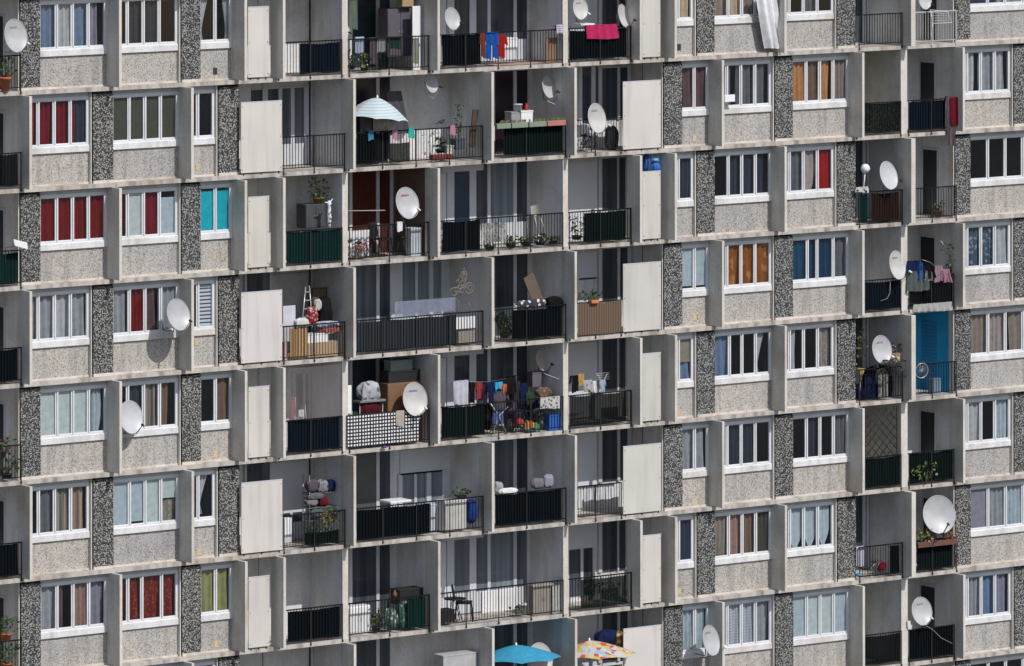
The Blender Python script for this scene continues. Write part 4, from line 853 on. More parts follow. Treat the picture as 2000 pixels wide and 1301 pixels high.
# ---- first row down
hang('bedsheet', 'white crumpled duvet hanging out of the fifth window of the first row', 'bedding', 1477, -14, 1513, 96, fab('white_duvet', (.76, .76, .79)), -.12, waves=2.6, amp=.09, flare=-.05, skew=.38)
plant('leafy plant in a terracotta pot, edge balcony of the first row', -8, 112, 28, 178, .02, LEAF, TERRA, 26, 70)
cabinet('dark plum cupboard with a pale side on the laundry balcony', 757, 17, 806, 110, .75, .5, mat('plum_laminate', (.10, .085, .11)), doors=2)
carton('tall white board standing beside the plum cupboard', 806, 12, 823, 140, .30, .05, WHITE, 'board', 'white_board', False)
carton('brown open crate on top of the plum cupboard', 786, -6, 808, 13, .55, .3, CARD, 'crate', 'cardboard_box', False)
hang('curtain_strip', 'green drape hanging beside the end wall, laundry balcony', 'drape', 684, -4, 698, 58, fab('sage_green_drape', (.11, .15, .11)), .5, waves=2, over=False)
LG = 'laundry on the first row railing'
for (a, y0, c, y1, m, d) in [(694, 73, 711, 103, SKYC, 'pale blue shirt'), (722, 74, 735, 126, MAUVE, 'mauve towel'), (737, 74, 752, 128, GREYC, 'grey striped towel'), (760, 72, 782, 96, fab('bottle_green_cloth', (.02, .05, .045)), 'bottle green cloth'), (806, 76, 818, 124, fab('sage_cloth', (.28, .31, .25)), 'sage green towel')]:
    hang('hanging_laundry', f'{d} over the railing of the third balcony, first row', 'laundry', a, y0, c, y1, m, .075, LG, amp=.012)
plant('cream flowering plant low behind the laundry railing, first row', 702, 104, 722, 138, .2, LEAFY, BLACK, 8, 40, flower=WHTC)
plant('small dark plant by the end wall, laundry balcony', 678, 98, 694, 136, .2, LEAF, BLACK, 8, 36)
garment('trousers', 'bright blue trousers hanging over the railing of the first row', 'trousers', 948, 63, 974, 116, BLUE, 'trousers', -.04)
garment('shirt', 'red shirt hanging beside the blue trousers', 'shirt', 970, 68, 990, 112, RED, 'shirt', -.04)
garment('shirt', 'dark brownish red shirt behind the blue trousers', 'shirt', 939, 64, 951, 112, fab('brick_cloth', (.20, .05, .03)), 'shirt', -.02)
carton('white low appliance standing behind the red shirt', 984, 75, 1011, 116, .55, .4, WHITE, 'appliance', 'white_cabinet')
b = MB(); r = rect(962, 116, 1070, 126, .35); b.grid(lambda u, v: (r[0]+(r[1]-r[0])*u, .12+.7*v, fl(0)+.012+.006*sin(9*u)), 10, 4); tag(b.build('floor_mat', bands('red_checked_mat', (.34, .09, .07), (.62, .50, .46), 6, (1, 0, 0), .5)), 'red and white mat lying on the balcony floor beside the board', 'mat')
carton('brown fibreboard sheet leaning by the end wall, first row', 1066, 74, 1088, 122, .25, .04, mat('fibreboard', (.24, .15, .09)), 'board', 'fibreboard_sheet', False)
hang('blanket', 'striped pale lilac blanket bundled on the rail end, first row', 'blanket', 1086, 48, 1101, 66, bands('lilac_stripes', (.55, .50, .56), (.30, .25, .34), 16, (0, 0, 1), .5), -.06, amp=.03)
hang('towel', 'bright pink towel hanging over the black screen, first row', 'towel', 1145, 49, 1205, 76, PINK, -.05, waves=4, amp=.03, flare=.05, skew=.08)
t = thing('folding_table', 'white folding table propped behind the pink towel', 'table', at(1135, 55, .4))
r = rect(1112, 34, 1160, 52, .4); b = MB(); b.box(r[0], r[1], .35, .75, r[3]-.25, r[3]-.2, .01); b.build('table_top', WHITE, t)
for xx in (r[0]+.05, r[1]-.05):
    b = MB(); b.tube([(xx, .4, r[3]-.22), (xx, .7, fl(0))], .014); b.build('leg', METAL, t)
t = thing('clothes_airer', 'white folding clothes airer hooked over the pale railing, first row', 'airer', at(1830, 45, -.1))
q = [at(1817, 19, -.12), at(1822, 46, -.25), at(1859, 44, -.25), at(1851, 23, -.12)]
b = MB(); b.tube(q+[q[0]], .009); b.build('frame', WHITE, t)
b = MB()
for i in range(1, 5): b.tube([q[0].lerp(q[1], i/5), q[3].lerp(q[2], i/5)], .005, 4)
b.tube([q[1], at(1817, 80, -.05)], .008); b.build('rods', WHITE, t)
# ---- second row down
parasol('white parasol with pale teal stripes, second row', 737, 191, 682, 788, 232, .30, bands('teal_striped_canvas', (.50, .57, .60), (.36, .47, .50), 12, (0, 0, 1), .6), METAL, -.12, 1.6)
hang('canopy_cloth', 'dark grey slanting cloth behind the striped parasol', 'cloth', 757, 178, 783, 262, fab('charcoal_fleece', (.075, .075, .085)), .80, over=False, flare=.7, skew=.15)
hang('seat_cover', 'beige floral cover below the striped parasol', 'cover', 728, 222, 772, 256, fab('floral_cover', (.48, .42, .36), pat=((.30, .20, .16), 9)), .55, over=False)
hang('seat_cover', 'dark grey patterned cover beside the floral one', 'cover', 703, 220, 728, 258, fab('dark_floral_cover', (.12, .11, .11), pat=((.22, .21, .2), 9)), .6, over=False)
for (px, py, m, d) in [(724, 265, TURQ if 0 else fab('blue_peg_cloth', (.06, .20, .33)), 'small blue cloth'), (771, 264, PINKL, 'small pink cloth'), (803, 261, TEAL, 'small green cloth'), (884, 255, PINKL, 'round pink cloth')]:
    hang('cleaning_cloth', f'{d} drying on the parasol balcony railing', 'cloth', px-4, py-10, px+5, py+9, m, -.04, 'small cloths drying on the railing', waves=1.5, flare=.2)
t = thing('clothes_airer', 'white spindly clothes airer on the parasol balcony', 'airer', at(843, 315, .3))
b = MB(); b.tube([at(842, 316, .25), at(842, 262, .25)], .016, 8); b.build('stand', WHITE, t)
b = MB()
for q in ((823, 259), (855, 258), (830, 266), (852, 266), (846, 252), (838, 268)): b.tube([at(842, 261, .25), at(q[0], q[1], .25)+Vector((0, (q[0] % 3-1)*.2, 0))], .010, 5)
b.build('arm', WHITE, t)
b = MB(); b.box(-.09, .09, -.02, .02, 0, 1.02, .006)
c = at(921, 288, .18); M = Matrix.Translation(c) @ Matrix.Rotation(.13, 4, 'Y') @ Matrix.Scale(1.12, 4); b.v = [M @ v for v in b.v]; tag(b.build('timber_board', WOODD), 'dark brown board leaning at the end of the parasol balcony', 'board')
b = MB(); c = at(862, 241, .03); b.blob((c.x, c.y, c.z+.05), .10, .05, .045, .05, 8, 4); b.blob((c.x+.09, c.y, c.z+.10), .04, .035, .035, .05, 6, 1); b.tube([(c.x-.08, c.y, c.z+.04), (c.x-.2, c.y, c.z-.01)], [.03, .012], 5); b.tube([(c.x+.12, c.y, c.z+.1), (c.x+.155, c.y, c.z+.095)], [.01, .003], 4)
for s_ in (-.02, .03): b.tube([(c.x+s_, c.y, c.z+.02), (c.x+s_, c.y, c.z-.03)], .006, 4)
tag(b.build('pigeon', mat('dark_plumage', (.03, .033, .04))), 'dark pigeon perched on the parasol balcony handrail', 'bird')
plant('tall thin plant at the corner of the parasol balcony', 890, 208, 902, 282, .5, LEAF, BLACK, 10, 30)
plant('bushy plant behind the railing of the parasol balcony', 850, 270, 868, 300, .5, LEAF, BLACK, 8, 36)
carton('small pale crate among the planters, parasol balcony', 872, 285, 886, 304, .25, .25, mat('pale_green_crate', (.40, .44, .38)), 'crate', 'plastic_crate')
carton('grey tub standing on a stool, parasol balcony', 890, 272, 908, 292, .35, .3, mat('slate_tub', (.07, .09, .11)), 'tub', 'storage_tub')
t = thing('planter_box', 'long dark red planter on the floor, parasol balcony', 'planter', at(860, 308, .2)); r = rect(843, 302, 883, 312, .15)
b = MB(); b.box(r[0], r[1], .1, .3, r[2], r[3], .01); b.build('trough', mat('dark_red_plastic', (.22, .03, .03)), t); b = MB()
for i in range(8): b.blob((r[0]+.05+(r[1]-r[0]-.1)*i/7, .18, r[3]+.02), .03, .03, .03, .1, 4, i)
b.build('blossom', WHTC, t)
carton('white storage box behind the planters of the second row', 1018, 217, 1041, 240, .45, .35, WHITE, 'box', 'storage_box')
carton('grey box left of the white storage box, second row', 999, 219, 1019, 242, .5, .35, mat('grey_box', (.30, .30, .31)), 'box', 'storage_box')
b = MB(); c = at(1012, 217, .55); b.lathe(c, [(0, 0), (.10, 0), (.13, .2), (.14, .2), (.14, .215), (.12, .215), (.0, .20)], 16); tag(b.build('paint_bucket', WHITE), 'white paint bucket on the grey box, second row', 'bucket')
b = MB(); c = at(1028, 217, .6); b.lathe(c, [(0, 0), (.055, 0), (.055, .16), (.025, .2), (.025, .24), (0, .24)], 12); tag(b.build('spray_bottle', RED if 0 else mat('red_plastic', (.5, .02, .02))), 'red bottle on the white storage box', 'bottle')
for i, (a, c_, m, d) in enumerate([(967, 994, mat('sage_planter', (.20, .25, .19)), 'first green'), (996, 1028, MATS['sage_planter'], 'second green'), (1030, 1064, MATS['sage_planter'], 'third green'), (1066, 1102, mat('pink_planter', (.42, .16, .15)), 'dusty red')]):
    r = rect(a, 243-(a-967)*.06, c_, 251-(a-967)*.06, -.06)
    t = thing('planter_box', f'{d} window box hooked on the railing, second row', 'planter', (r[0], -.06, r[2]), 'window boxes hooked on one railing')
    b = MB(); b.box(r[0], r[1], -.17, -.03, r[2], r[3]+.03, .01); b.build('trough', m, t)
    rd = random.Random(i); b = MB()
    for q in range(14): 
        x = rd.uniform(r[0]+.03, r[1]-.03); b.add([(x, -.1, r[3]+.02), (x+.03, -.11, r[3]+.08), (x+.01+rd.uniform(-.05, .05), -.12, r[3]+.13), (x-.03, -.1, r[3]+.07)], [(0, 1, 2, 3)])
    b.build('foliage', LEAFY, t)
bicycle('dark child bicycle behind the railing beside the large dish, second row', 1146, 292, .17, .35, BLACK, .2)
sack('rubbish_sack', 'dark lumpy sack beside the wide cream panel, second row', 'sack', 1186, 248, 1206, 292, .4, fab('charcoal_sack', (.045, .045, .05)), .13, 4)
carton('white enamel basin behind the railing beside the large dish', 1128, 244, 1152, 268, .6, .3, WHITE, 'basin', 'enamel_basin')
hang('towel', 'grey and red striped towel trailing over the railing, second row', 'towel', 1849, 188, 1860, 284, fab('grey_stripe_towel', (.15, .12, .13), stripes=((.05, .04, .045), 22)), -.12, waves=2, amp=.03, flare=.5, skew=.12)
garment('jacket', 'dark red jacket with a pink lining on the railing, second row', 'jacket', 1856, 190, 1871, 244, fab('dark_red_shiny', (.14, .010, .02)), 'wrap', -.16)
# ---- third row down
cabinet('dark grey cupboard on the balcony beside the first cream panel, third row', 597, 399, 636, 446, .6, .5, mat('anthracite_laminate', (.055, .06, .07)), doors=2)
plant('yellow leaved plant on the dark cupboard, third row', 606, 350, 637, 400, .75, LEAFY, mat('ochre_pot', (.20, .17, .03)), 14, 60)
t = thing('garden_ornament', 'black and white heron figure on the balcony rail, third row', 'ornament', at(641, 444, .15))
b = MB(); c0 = at(643, 444, .15); b.lathe(c0, [(0, 0), (.05, 0), (.05, .12), (.075, .3), (.06, .5), (.05, .62), (.075, .7), (.05, .78), (0, .8)], 12); b.build('body', fab('black_white_mottle', (.70, .70, .72), pat=((.02, .02, .02), 9)), t)
b = MB(); b.tube([c0+Vector((.0, 0, .72)), c0+Vector((-.2, -.05, .76))], [.03, .006], 6); b.tube([c0+Vector((.02, 0, .74)), c0+Vector((.13, 0, .84))], [.03, .008], 6); b.build('beak', WHITE, t)
pole(677, 412, 752, 411, .12, .014, mat('pale_rod', (.42, .36, .33)), 'drying_rod', 'pale horizontal rod across the brown loggia, third row', 'rod')
bicycle('red child bicycle behind the railing of the brown loggia', 706, 502, .17, .25, mat('red_enamel', (.42, .02, .03)), .1)
bicycle('white and black bicycle at the end wall of the brown loggia', 690, 504, .20, .38, WHITE, -.15)
hang('sheet', 'white crumpled sheet behind the bicycles, brown loggia', 'sheet', 679, 450, 722, 500, WHTC, .42, over=False, waves=4, amp=.04)
hang('tea_towel', 'white cloth hanging on the rail below the red lettered dish', 'cloth', 776, 434, 786, 452, WHTC, -.04, waves=1.5)
carton('tall pale blue and white box at the end of the brown loggia', 803, 446, 824, 500, .3, .3, mat('pale_blue_box', (.55, .60, .64)), 'box', 'tall_box')
chair('dark folding chair in the brown loggia', 745, 500, 62, .45, DKMETAL, .4, name='folding_chair')
t = thing('stool', 'dark metal stool behind the brown loggia railing', 'stool', at(784, 500, .4)); c0 = at(784, 500, .4)
b = MB(); b.lathe(c0+Vector((0, 0, .55)), [(0, 0), (.16, 0), (.16, .03), (0, .03)], 14); b.build('seat', DKMETAL, t)
for q in range(4):
    b = MB(); b.tube([c0+Vector((.1*cos(q*pi/2), .1*sin(q*pi/2), .55)), c0+Vector((.17*cos(q*pi/2), .17*sin(q*pi/2), 0))], .012); b.build('leg', DKMETAL, t)
chair('white plastic chair tipped over the railing, third row', 1046, 446, 44, .10, mat('cream_plastic', (.60, .55, .47), .4), -1.2, roll=-.25, name='garden_chair')
bicycle('black bicycle behind the black screen, third row', 880, 486, .22, .3, BLACK, .05)
for i, (a, c_, top) in enumerate([(945, 968, 455), (985, 1010, 462), (1015, 1040, 466), (1044, 1066, 458), (1070, 1090, 466)]):
    plant(f'{["silvery", "bushy", "trailing", "tall", "small"][i]} plant in the row of pots, fourth balcony of the third row', a, top, c_, 488-(a-945)*.09, .3, [LEAFY, LEAF][i % 2], BLACK, 8, 46, seed=i, flower=WHTC if i in (0, 3) else None)
hang('lace_cloth', 'white lace cloth on the railing among the potted plants', 'cloth', 941, 436, 988, 474, fab('white_lace', (.56, .56, .54), trans=.15, pat=((.25, .26, .24), 10)), .07, waves=5)
for i, (a, c_) in enumerate([(1113, 1140), (1143, 1172), (1176, 1200)]):
    plant(f'{["yellowish", "dark", "low"][i]} plant behind the railing, fifth balcony of the third row', a, 422, c_, 468-(i*4), .3, [LEAFY, LEAF, LEAF][i], BLACK, 8, 46, seed=20+i)
for i, (a, y0, c_, y1, m, d) in enumerate([(1258, 303, 1272, 335, mat('blue_bag', (.02, .10, .32)), 'dark blue'), (1272, 304, 1288, 316, mat('pale_blue_bag', (.20, .48, .70)), 'light blue'), (1273, 318, 1288, 335, mat('royal_blue_bag', (.03, .13, .50)), 'royal blue')]):
    sack('shopping_bag', f'{d} bag stacked above the narrow cream panel, third row', 'bag', a, y0, c_, y1, .25, m, .12, i+5)
t = thing('globe_lamp', 'white globe lamp on a thin stand, sixth balcony of the third row', 'lamp', at(1687, 372, .05))
b = MB(); c0 = at(1690, 329, .05); b.blob(c0, .15, .15, .145, 0, 12, 1); b.build('globe', WHITE, t)
b = MB(); b.tube([at(1686, 372, .05), at(1690, 334, .05)], .018, 8); b.build('stand', WHITE, t)
hang('tea_towel', 'crumpled white and black cloth on the rail below the globe lamp', 'cloth', 1672, 366, 1698, 376, fab('white_black_cloth', (.55, .54, .53), pat=((.05, .05, .05), 8)), -.04, waves=3, amp=.03)
cabinet('reddish brown wooden chest behind the railing, third row', 1715, 402, 1752, 428, .35, .35, mat('mahogany', (.16, .06, .035)), doors=2, name='wooden_chest', cat='chest')
plant('small brown planter basket behind the railing, seventh balcony of the third row', 1824, 398, 1842, 424, .4, LEAF, mat('brown_basket', (.16, .08, .05)), 14, 30)
# ---- fourth row down
hang('notice_board', 'pale framed board standing on the cluttered balcony, fourth row', 'board', 553, 597, 577, 638, mat('pale_board', (.56, .57, .64)), .25, over=False, amp=.001)
t = thing('stepladder', 'aluminium stepladder on the cluttered balcony, fourth row', 'ladder', at(600, 640, .4))
for s_ in ((589, 642, 597, 560), (611, 640, 604, 558)):
    b = MB(); b.tube([at(s_[0], s_[1], .35), at(s_[2], s_[3], .5)], .018, 6); b.build('rail', mat('aluminium', (.55, .55, .56), .35, .5), t)
for q in range(5):
    f_ = q/5+.06; b = MB(); a0 = at(589, 642, .35).lerp(at(597, 560, .5), f_); a1 = at(611, 640, .35).lerp(at(604, 558, .5), f_); b.box(a0.x, a1.x, a0.y-.03, a0.y+.05, a0.z, a0.z+.025); b.build('step', MATS['aluminium'], t)
t = thing('picture_frame', 'olive framed panel leaning behind the ladder, fourth row', 'frame', at(625, 600, .9)); r = rect(610, 562, 639, 602, .9)
b = MB()
for q in ((r[0], r[1], r[2], r[2]+.04), (r[0], r[1], r[3]-.04, r[3]), (r[0], r[0]+.04, r[2]+.04, r[3]-.04), (r[1]-.04, r[1], r[2]+.04, r[3]-.04)): b.box(q[0], q[1], .9, .94, q[2], q[3])
b.build('frame', WOODD, t); b = MB(); b.box(r[0]+.04, r[1]-.04, .915, .935, r[2]+.04, r[3]-.04); b.build('panel', mat('olive_board', (.10, .095, .05)), t)
sack('carrier_bag', 'white bag hanging beside the ladder, fourth row', 'bag', 616, 585, 628, 606, .35, fab('off_white_bag', (.50, .49, .47)), .06, 3)
sack('carrier_bag', 'red and white bag on the cluttered balcony, fourth row', 'bag', 600, 600, 620, 632, .30, fab('red_white_bag', (.24, .03, .04), pat=((.45, .40, .36), 13)), .10, 7)
sack('rubbish_sack', 'big black sack on the cluttered balcony, fourth row', 'sack', 620, 582, 647, 640, .45, BLKC, .22, 9)
sack('carrier_bag', 'crumpled pale bag on the handrail of the cluttered balcony', 'bag', 576, 622, 604, 640, .15, fab('pale_plastic_bag', (.58, .58, .53)), .1, 11)
for i, (a, y0, c_, y1, m, d) in enumerate([(622, 628, 662, 640, fab('blue_white_bedding', (.34, .36, .46), pat=((.6, .6, .6), 7)), 'blue and white folded bedding'), (626, 636, 664, 652, fab('red_check_blanket', (.32, .10, .11), pat=((.6, .5, .5), 8)), 'red checked blanket')]):
    sack('folded_bedding', f'{d} heaped on the cluttered balcony, fourth row', 'bedding', a, y0, c_, y1, .2, m, .16, 14+i)
r = rect(566, 641, 600, 702, .08)
for i in range(5):
    x0 = r[0]+(r[1]-r[0])*i/5; b = MB(); b.box(x0+.006, x0+(r[1]-r[0])/5-.006, .07, .10, r[2]+.03, r[3]-.02*(i % 2), .004)
    tag(b.build('timber_plank', WOODL), 'light brown upright plank stacked behind the railing, cluttered balcony', 'plank', 'light planks behind the railing')
carton('long light wooden box low behind the railing, cluttered balcony', 601, 668, 660, 697, .10, .3, mat('pale_timber', (.46, .33, .22)), 'crate', 'wooden_crate', False)
carton('white polystyrene box above the wooden crate, cluttered balcony', 600, 652, 642, 671, .14, .3, WHITE, 'box', 'polystyrene_box')
carton('narrow pale plank box beside the wide cream panel, cluttered balcony', 554, 668, 562, 704, .12, .2, mat('pinkish_timber', (.46, .33, .28)), 'box', 'narrow_box', False)
hang('mesh_strip', 'pale blue grey net strip above the black corrugated screen', 'net', 771, 585, 889, 613, fab('pale_mesh', (.30, .33, .44), trans=.25), .10, over=False, amp=.01)
t = thing('wire_sculpture', 'unlit rope light figure riding a bicycle, third balcony of the fourth row', 'ornament', at(905, 610, .3))
b = MB(); cc = at(916, 563, .25); b.ring(cc, (0, 1, 0), .16, .016, 20, 5); b.ring(cc, (0, 1, 0), .09, .012, 14, 5); b.build('wheel', mat('cream_rope', (.20, .185, .165)), t)
b = MB(); c2 = at(886, 570, .25); b.ring(c2, (0, 1, 0), .12, .016, 18, 5); b.build('wheel', MATS['cream_rope'], t)
b = MB()
for pts in ([(886, 570), (899, 556), (916, 563), (902, 572), (886, 570)], [(899, 556), (903, 545), (895, 540), (905, 530), (911, 541), (903, 545)], [(903, 530), (907, 523), (909, 530), (904, 534)], [(911, 541), (908, 552), (902, 560), (907, 570)], [(896, 545), (890, 550), (896, 557)], [(892, 610), (897, 590), (890, 582), (882, 586)], [(914, 590), (920, 600), (922, 610), (915, 608)]):
    b.tube([at(x, y, .25) for x, y in pts], .014, 5)
rd = random.Random(5)
for (cx_, cy_, w_, h_, n_) in ((905, 538, 7, 14, 5), (900, 556, 10, 10, 5), (908, 566, 9, 8, 4), (892, 562, 8, 8, 4)):
    for q in range(n_):
        ox, oy = rd.uniform(-w_, w_)*.5, rd.uniform(-h_, h_)*.5; rr = rd.uniform(2.5, 5.5)
        b.tube([at(cx_+ox+rr*cos(i*.9), cy_+oy+rr*1.2*sin(i*.9)+i*.35, .22+.06*rd.random()) for i in range(8)], .012, 5)
b.build('figure', MATS['cream_rope'], t)
carton('white slatted board behind the railing end, third balcony of the fourth row', 890, 618, 930, 642, .12, .04, WHITE, 'board', 'white_board', False)
carton('grey and brown crate behind the railing end, third balcony of the fourth row', 895, 645, 928, 670, .2, .3, mat('grey_brown_crate', (.34, .31, .27)), 'crate', 'plastic_crate', False)
b = MB(); b.box(-.2, .2, -.015, .015, 0, .95, .004); c = at(1052, 592, .5); M = Matrix.Translation(c) @ Matrix.Rotation(-.42, 4, 'Y'); b.v = [M @ v for v in b.v]; tag(b.build('wooden_board', mat('brown_board', (.13, .095, .065))), 'brown board leaning askew on the fourth balcony, fourth row', 'board')
sack('dark_tarpaulin', 'black tarpaulin heap at the railing end, fourth balcony of the fourth row', 'tarpaulin', 1072, 580, 1098, 604, .2, BLKC, .18, 21)
sack('cleaning_kit', 'jumble of black and white cloths on the handrail, fourth balcony of the fourth row', 'cloths', 1008, 586, 1064, 601, .12, fab('black_white_jumble', (.05, .05, .055), pat=((.55, .56, .58), 7)), .1, 23)
plant('leafy plant behind the bars, fourth balcony of the fourth row', 972, 610, 998, 660, .3, LEAF, BLACK, 8, 70, seed=31)
plant('green trailing plants along the reed fence, fourth row', 1130, 570, 1166, 592, .1, LEAF, None, None, 70, seed=33)
t = thing('planter_box', 'orange planter on top of the reed fence', 'planter', at(1160, 592, -.02)); r = rect(1152, 586, 1167, 592, -.04); b = MB(); b.box(r[0], r[1], -.14, .0, r[2], r[3], .01); b.build('trough', mat('orange_plastic', (.60, .18, .06)), t)
b = MB(); 
for q in range(10): x = r[0]+.02+(r[1]-r[0]-.04)*q/9; b.add([(x, -.07, r[3]), (x+.02, -.08, r[3]+.05), (x+.01, -.09, r[3]+.09), (x-.02, -.07, r[3]+.04)], [(0, 1, 2, 3)])
b.build('foliage', LEAF, t)
path([(1720, 588), (1733, 583), (1738, 572), (1739, 545)], -.06, .008, MATS['pale_rod'], 'coaxial_cable', 'white cable looping below the lettered dish in the fourth row', 'cable')
hang('plastic_sheet', 'grey plastic sheet spilling over the railing, seventh balcony of the fourth row', 'sheet', 1774, 530, 1815, 568, fab('grey_polythene', (.09, .11, .105)), -.07, waves=4, amp=.05, flare=.1)
hang('plastic_sheet', 'whitish plastic sheet lying along the slab edge below the clothes heap', 'sheet', 1785, 592, 1860, 608, fab('white_polythene', (.38, .38, .37)), -.07, waves=6, amp=.04, over=False)
for i, (a, y0, c_, y1, m, d) in enumerate([(1774, 512, 1796, 530, NAVY, 'navy'), (1791, 516, 1802, 542, BLUE, 'bright blue'), (1800, 522, 1822, 540, BLKC, 'black'), (1804, 534, 1820, 544, fab('sage_white', (.20, .21, .18)), 'sage and white'), (1826, 522, 1842, 546, fab('pink_white_check', (.32, .24, .28), pat=((.3, .1, .2), 12)), 'pink checked'), (1840, 529, 1854, 548, PINKL, 'pink')]):
    hang('heaped_garment', f'{d} garment in the heap on the railing, fourth row', 'garment', a, y0-2, c_, y1+4, m, -.05-.02*(i % 3), 'clothes heaped on one railing', waves=1.6+.3*i, amp=.06, flare=.25, skew=.05*(i % 3-1))
path([(1800, 507), (1818, 513), (1832, 526)], .0, .010, METAL, 'airer_rod', 'curved grey rod above the clothes heap, fourth row', 'rod')
plant('tall climbing plant at the end of the clothes heap balcony', 1848, 478, 1866, 532, .15, LEAFY, None, None, 60, seed=44)
path([(1838, 470), (1846, 484)], .4, .008, WHITE, 'wall_hook', 'thin white hook on the loggia wall above the clothes heap', 'hook')
# ---- fifth row down
r = rect(561, 715, 665, 822, .07); b = MB(); b.grid(lambda u, v: (r[0]+(r[1]-r[0])*u, .07+.02*sin(7*u+4*v), r[2]+(r[3]-r[2])*v-.02*sin(pi*u)*v), 16, 10)
tag(b.build('pigeon_net', fab('pinkish_bird_net', (.34, .31, .31), trans=.72)), 'fine pinkish bird net stretched over the second balcony, fifth row', 'net')
for (pts, strip, m, d) in [([(565, 876), (566, 775), (577, 776), (579, 876)], (567, 776, 576, 822), fab('dusty_pink_canvas', (.36, .15, .15)), 'pink canvas folded chair'), ([(580, 876), (590, 792), (596, 790), (601, 876)], (584, 800, 594, 814), WHITE, 'white folded chair')]:
    t = thing('folding_chair', f'{d} leaning behind the bird net, fifth row', 'chair', at(pts[0][0], pts[0][1], .5))
    b = MB(); b.tube([at(x, y, .5) for x, y in pts], .014); b.tube([at(pts[0][0]+6, pts[0][1], .56), at(pts[2][0]-2, pts[2][1]+14, .52)], .012); b.build('frame', METAL, t)
    x0, x1, z0, z1 = rect(*strip, .48); b = MB(); b.cloth(x0, x1, z0, z1, .48, .02, 2, 1, .01); b.build('seat', m, t)
hang('tablecloth', 'black and white gingham cloth tied along the railing, fifth row', 'cloth', 678, 806, 822, 868, GINGHAM, -.03, waves=8, amp=.012, flare=-.04, skew=-.06)
hang('towel', 'beige towel hanging over the gingham cloth', 'towel', 774, 803, 790, 832, fab('beige_towel', (.44, .38, .33)), -.07, waves=2)
carton('tall white panel standing at the end wall, gingham balcony', 676, 753, 687, 808, .10, .05, WHITE, 'board', 'white_board', False)
cabinet('large brown wooden cupboard on the gingham balcony', 757, 747, 826, 868, .45, .5, WOODM, doors=2)
carton('black suitcase on top of the brown cupboard', 759, 725, 822, 748, .5, .45, BLACK, 'suitcase', 'suitcase', True)
carton('pale green and white box on the black suitcase', 763, 704, 806, 724, .6, .35, mat('pale_green_box', (.22, .27, .28)), 'box', 'carton')
sack('foil_bundle', 'silvery white wrapped bundle on the gingham balcony', 'bundle', 704, 747, 741, 782, .3, fab('silver_foil', (.42, .42, .46), pat=((.12, .10, .12), 5)), .2, 51)
carton('grey chair back below the silvery bundle, gingham balcony', 708, 759, 736, 783, .25, .05, mat('grey_fabric_box', (.26, .25, .30)), 'board', 'grey_board', False)
t = thing('side_table', 'thin legged table holding the silvery bundle', 'table', at(725, 785, .3)); r = rect(700, 781, 750, 785, .3); b = MB(); b.box(r[0], r[1], .2, .6, r[2], r[3], .005); b.build('table_top', METAL, t)
for xx in (r[0]+.05, r[1]-.05, (r[0]+r[1])/2): 
    b = MB(); b.tube([(xx, .3, r[2]), (xx, .3, fl(4))], .014); b.build('leg', METAL, t)
sack('red_bag', 'dark red bag below the thin legged table', 'bag', 702, 786, 745, 812, .35, fab('dark_red_bag', (.07, .012, .016)), .18, 53)
for i, (a, c_) in enumerate([(805, 812), (811, 818)]):
    carton(f'{["first", "second"][i]} short wooden plank below the blue lettered dish', a, 848, c_, 869, .1+.05*i, .04, WOODL, 'plank', 'timber_plank', False)
b = MB(); c = at(751, 875, -.1); b.blob((c.x, -.1, c.z+.03), .10, .05, .035, .2, 6, 3); tag(b.build('slipper', mat('purple_rubber', (.10, .04, .28))), 'purple slipper on the slab edge below the gingham cloth', 'slipper')
LG = 'laundry on the fifth row line'
for (a, y0, c_, y1, m, d, kd) in [(886, 743, 914, 792, fab('lilac_white_sheet', (.48, .48, .56)), 'white and lilac sheet', 'wrap'), (914, 747, 929, 788, BLKC, 'black shirt', 'shirt'), (929, 746, 942, 780, fab('red_black_shirt', (.30, .05, .06)), 'dark red and pink shirt', 'shirt'), (952, 746, 968, 790, NAVY, 'dark navy shirt', 'shirt'), (965, 746, 982, 762, TURQ, 'bright blue towel', 'wrap'), (980, 750, 991, 766, ORNG, 'orange and white shirt', 'shirt'), (988, 734, 1008, 770, BLKC, 'black trousers', 'trousers'), (966, 764, 992, 800, MAUVE, 'dark mauve shirt', 'shirt')]:
    garment('hanging_laundry', f'{d} on the line of the fourth balcony, fifth row', 'laundry', a, y0, c_, y1, m, kd, .35, LG)
path([(868, 744), (950, 746), (1012, 736)], .36, .005, METAL, 'washing_line', 'sagging washing line across the fourth balcony of the fifth row', 'line')
t = thing('pushchair', 'folded blue and white pushchair behind the railing, fifth row', 'pushchair', at(975, 846, .3))
b = MB(); b.tube([at(957, 787, .3), at(972, 808, .3), at(989, 846, .3)], .014); b.tube([at(992, 795, .3), at(975, 812, .3), at(962, 846, .3)], .014); b.tube([at(960, 846, .3), at(988, 846, .3)], .012); b.build('frame', mat('bright_aluminium', (.62, .63, .65), .3, .3), t)
b = MB(); x0, x1, z0, z1 = rect(963, 802, 982, 828, .32); b.cloth(x0, x1, z0, z1, .32, .03, 1.5, 1, 0); b.build('seat', fab('violet_blue_canvas', (.10, .12, .30)), t)
for px in (960, 988):
    b = MB(); b.ring(at(px, 844, .3), (0, 1, 0), .06, .018, 14, 6); b.build('wheel', BLACK, t)
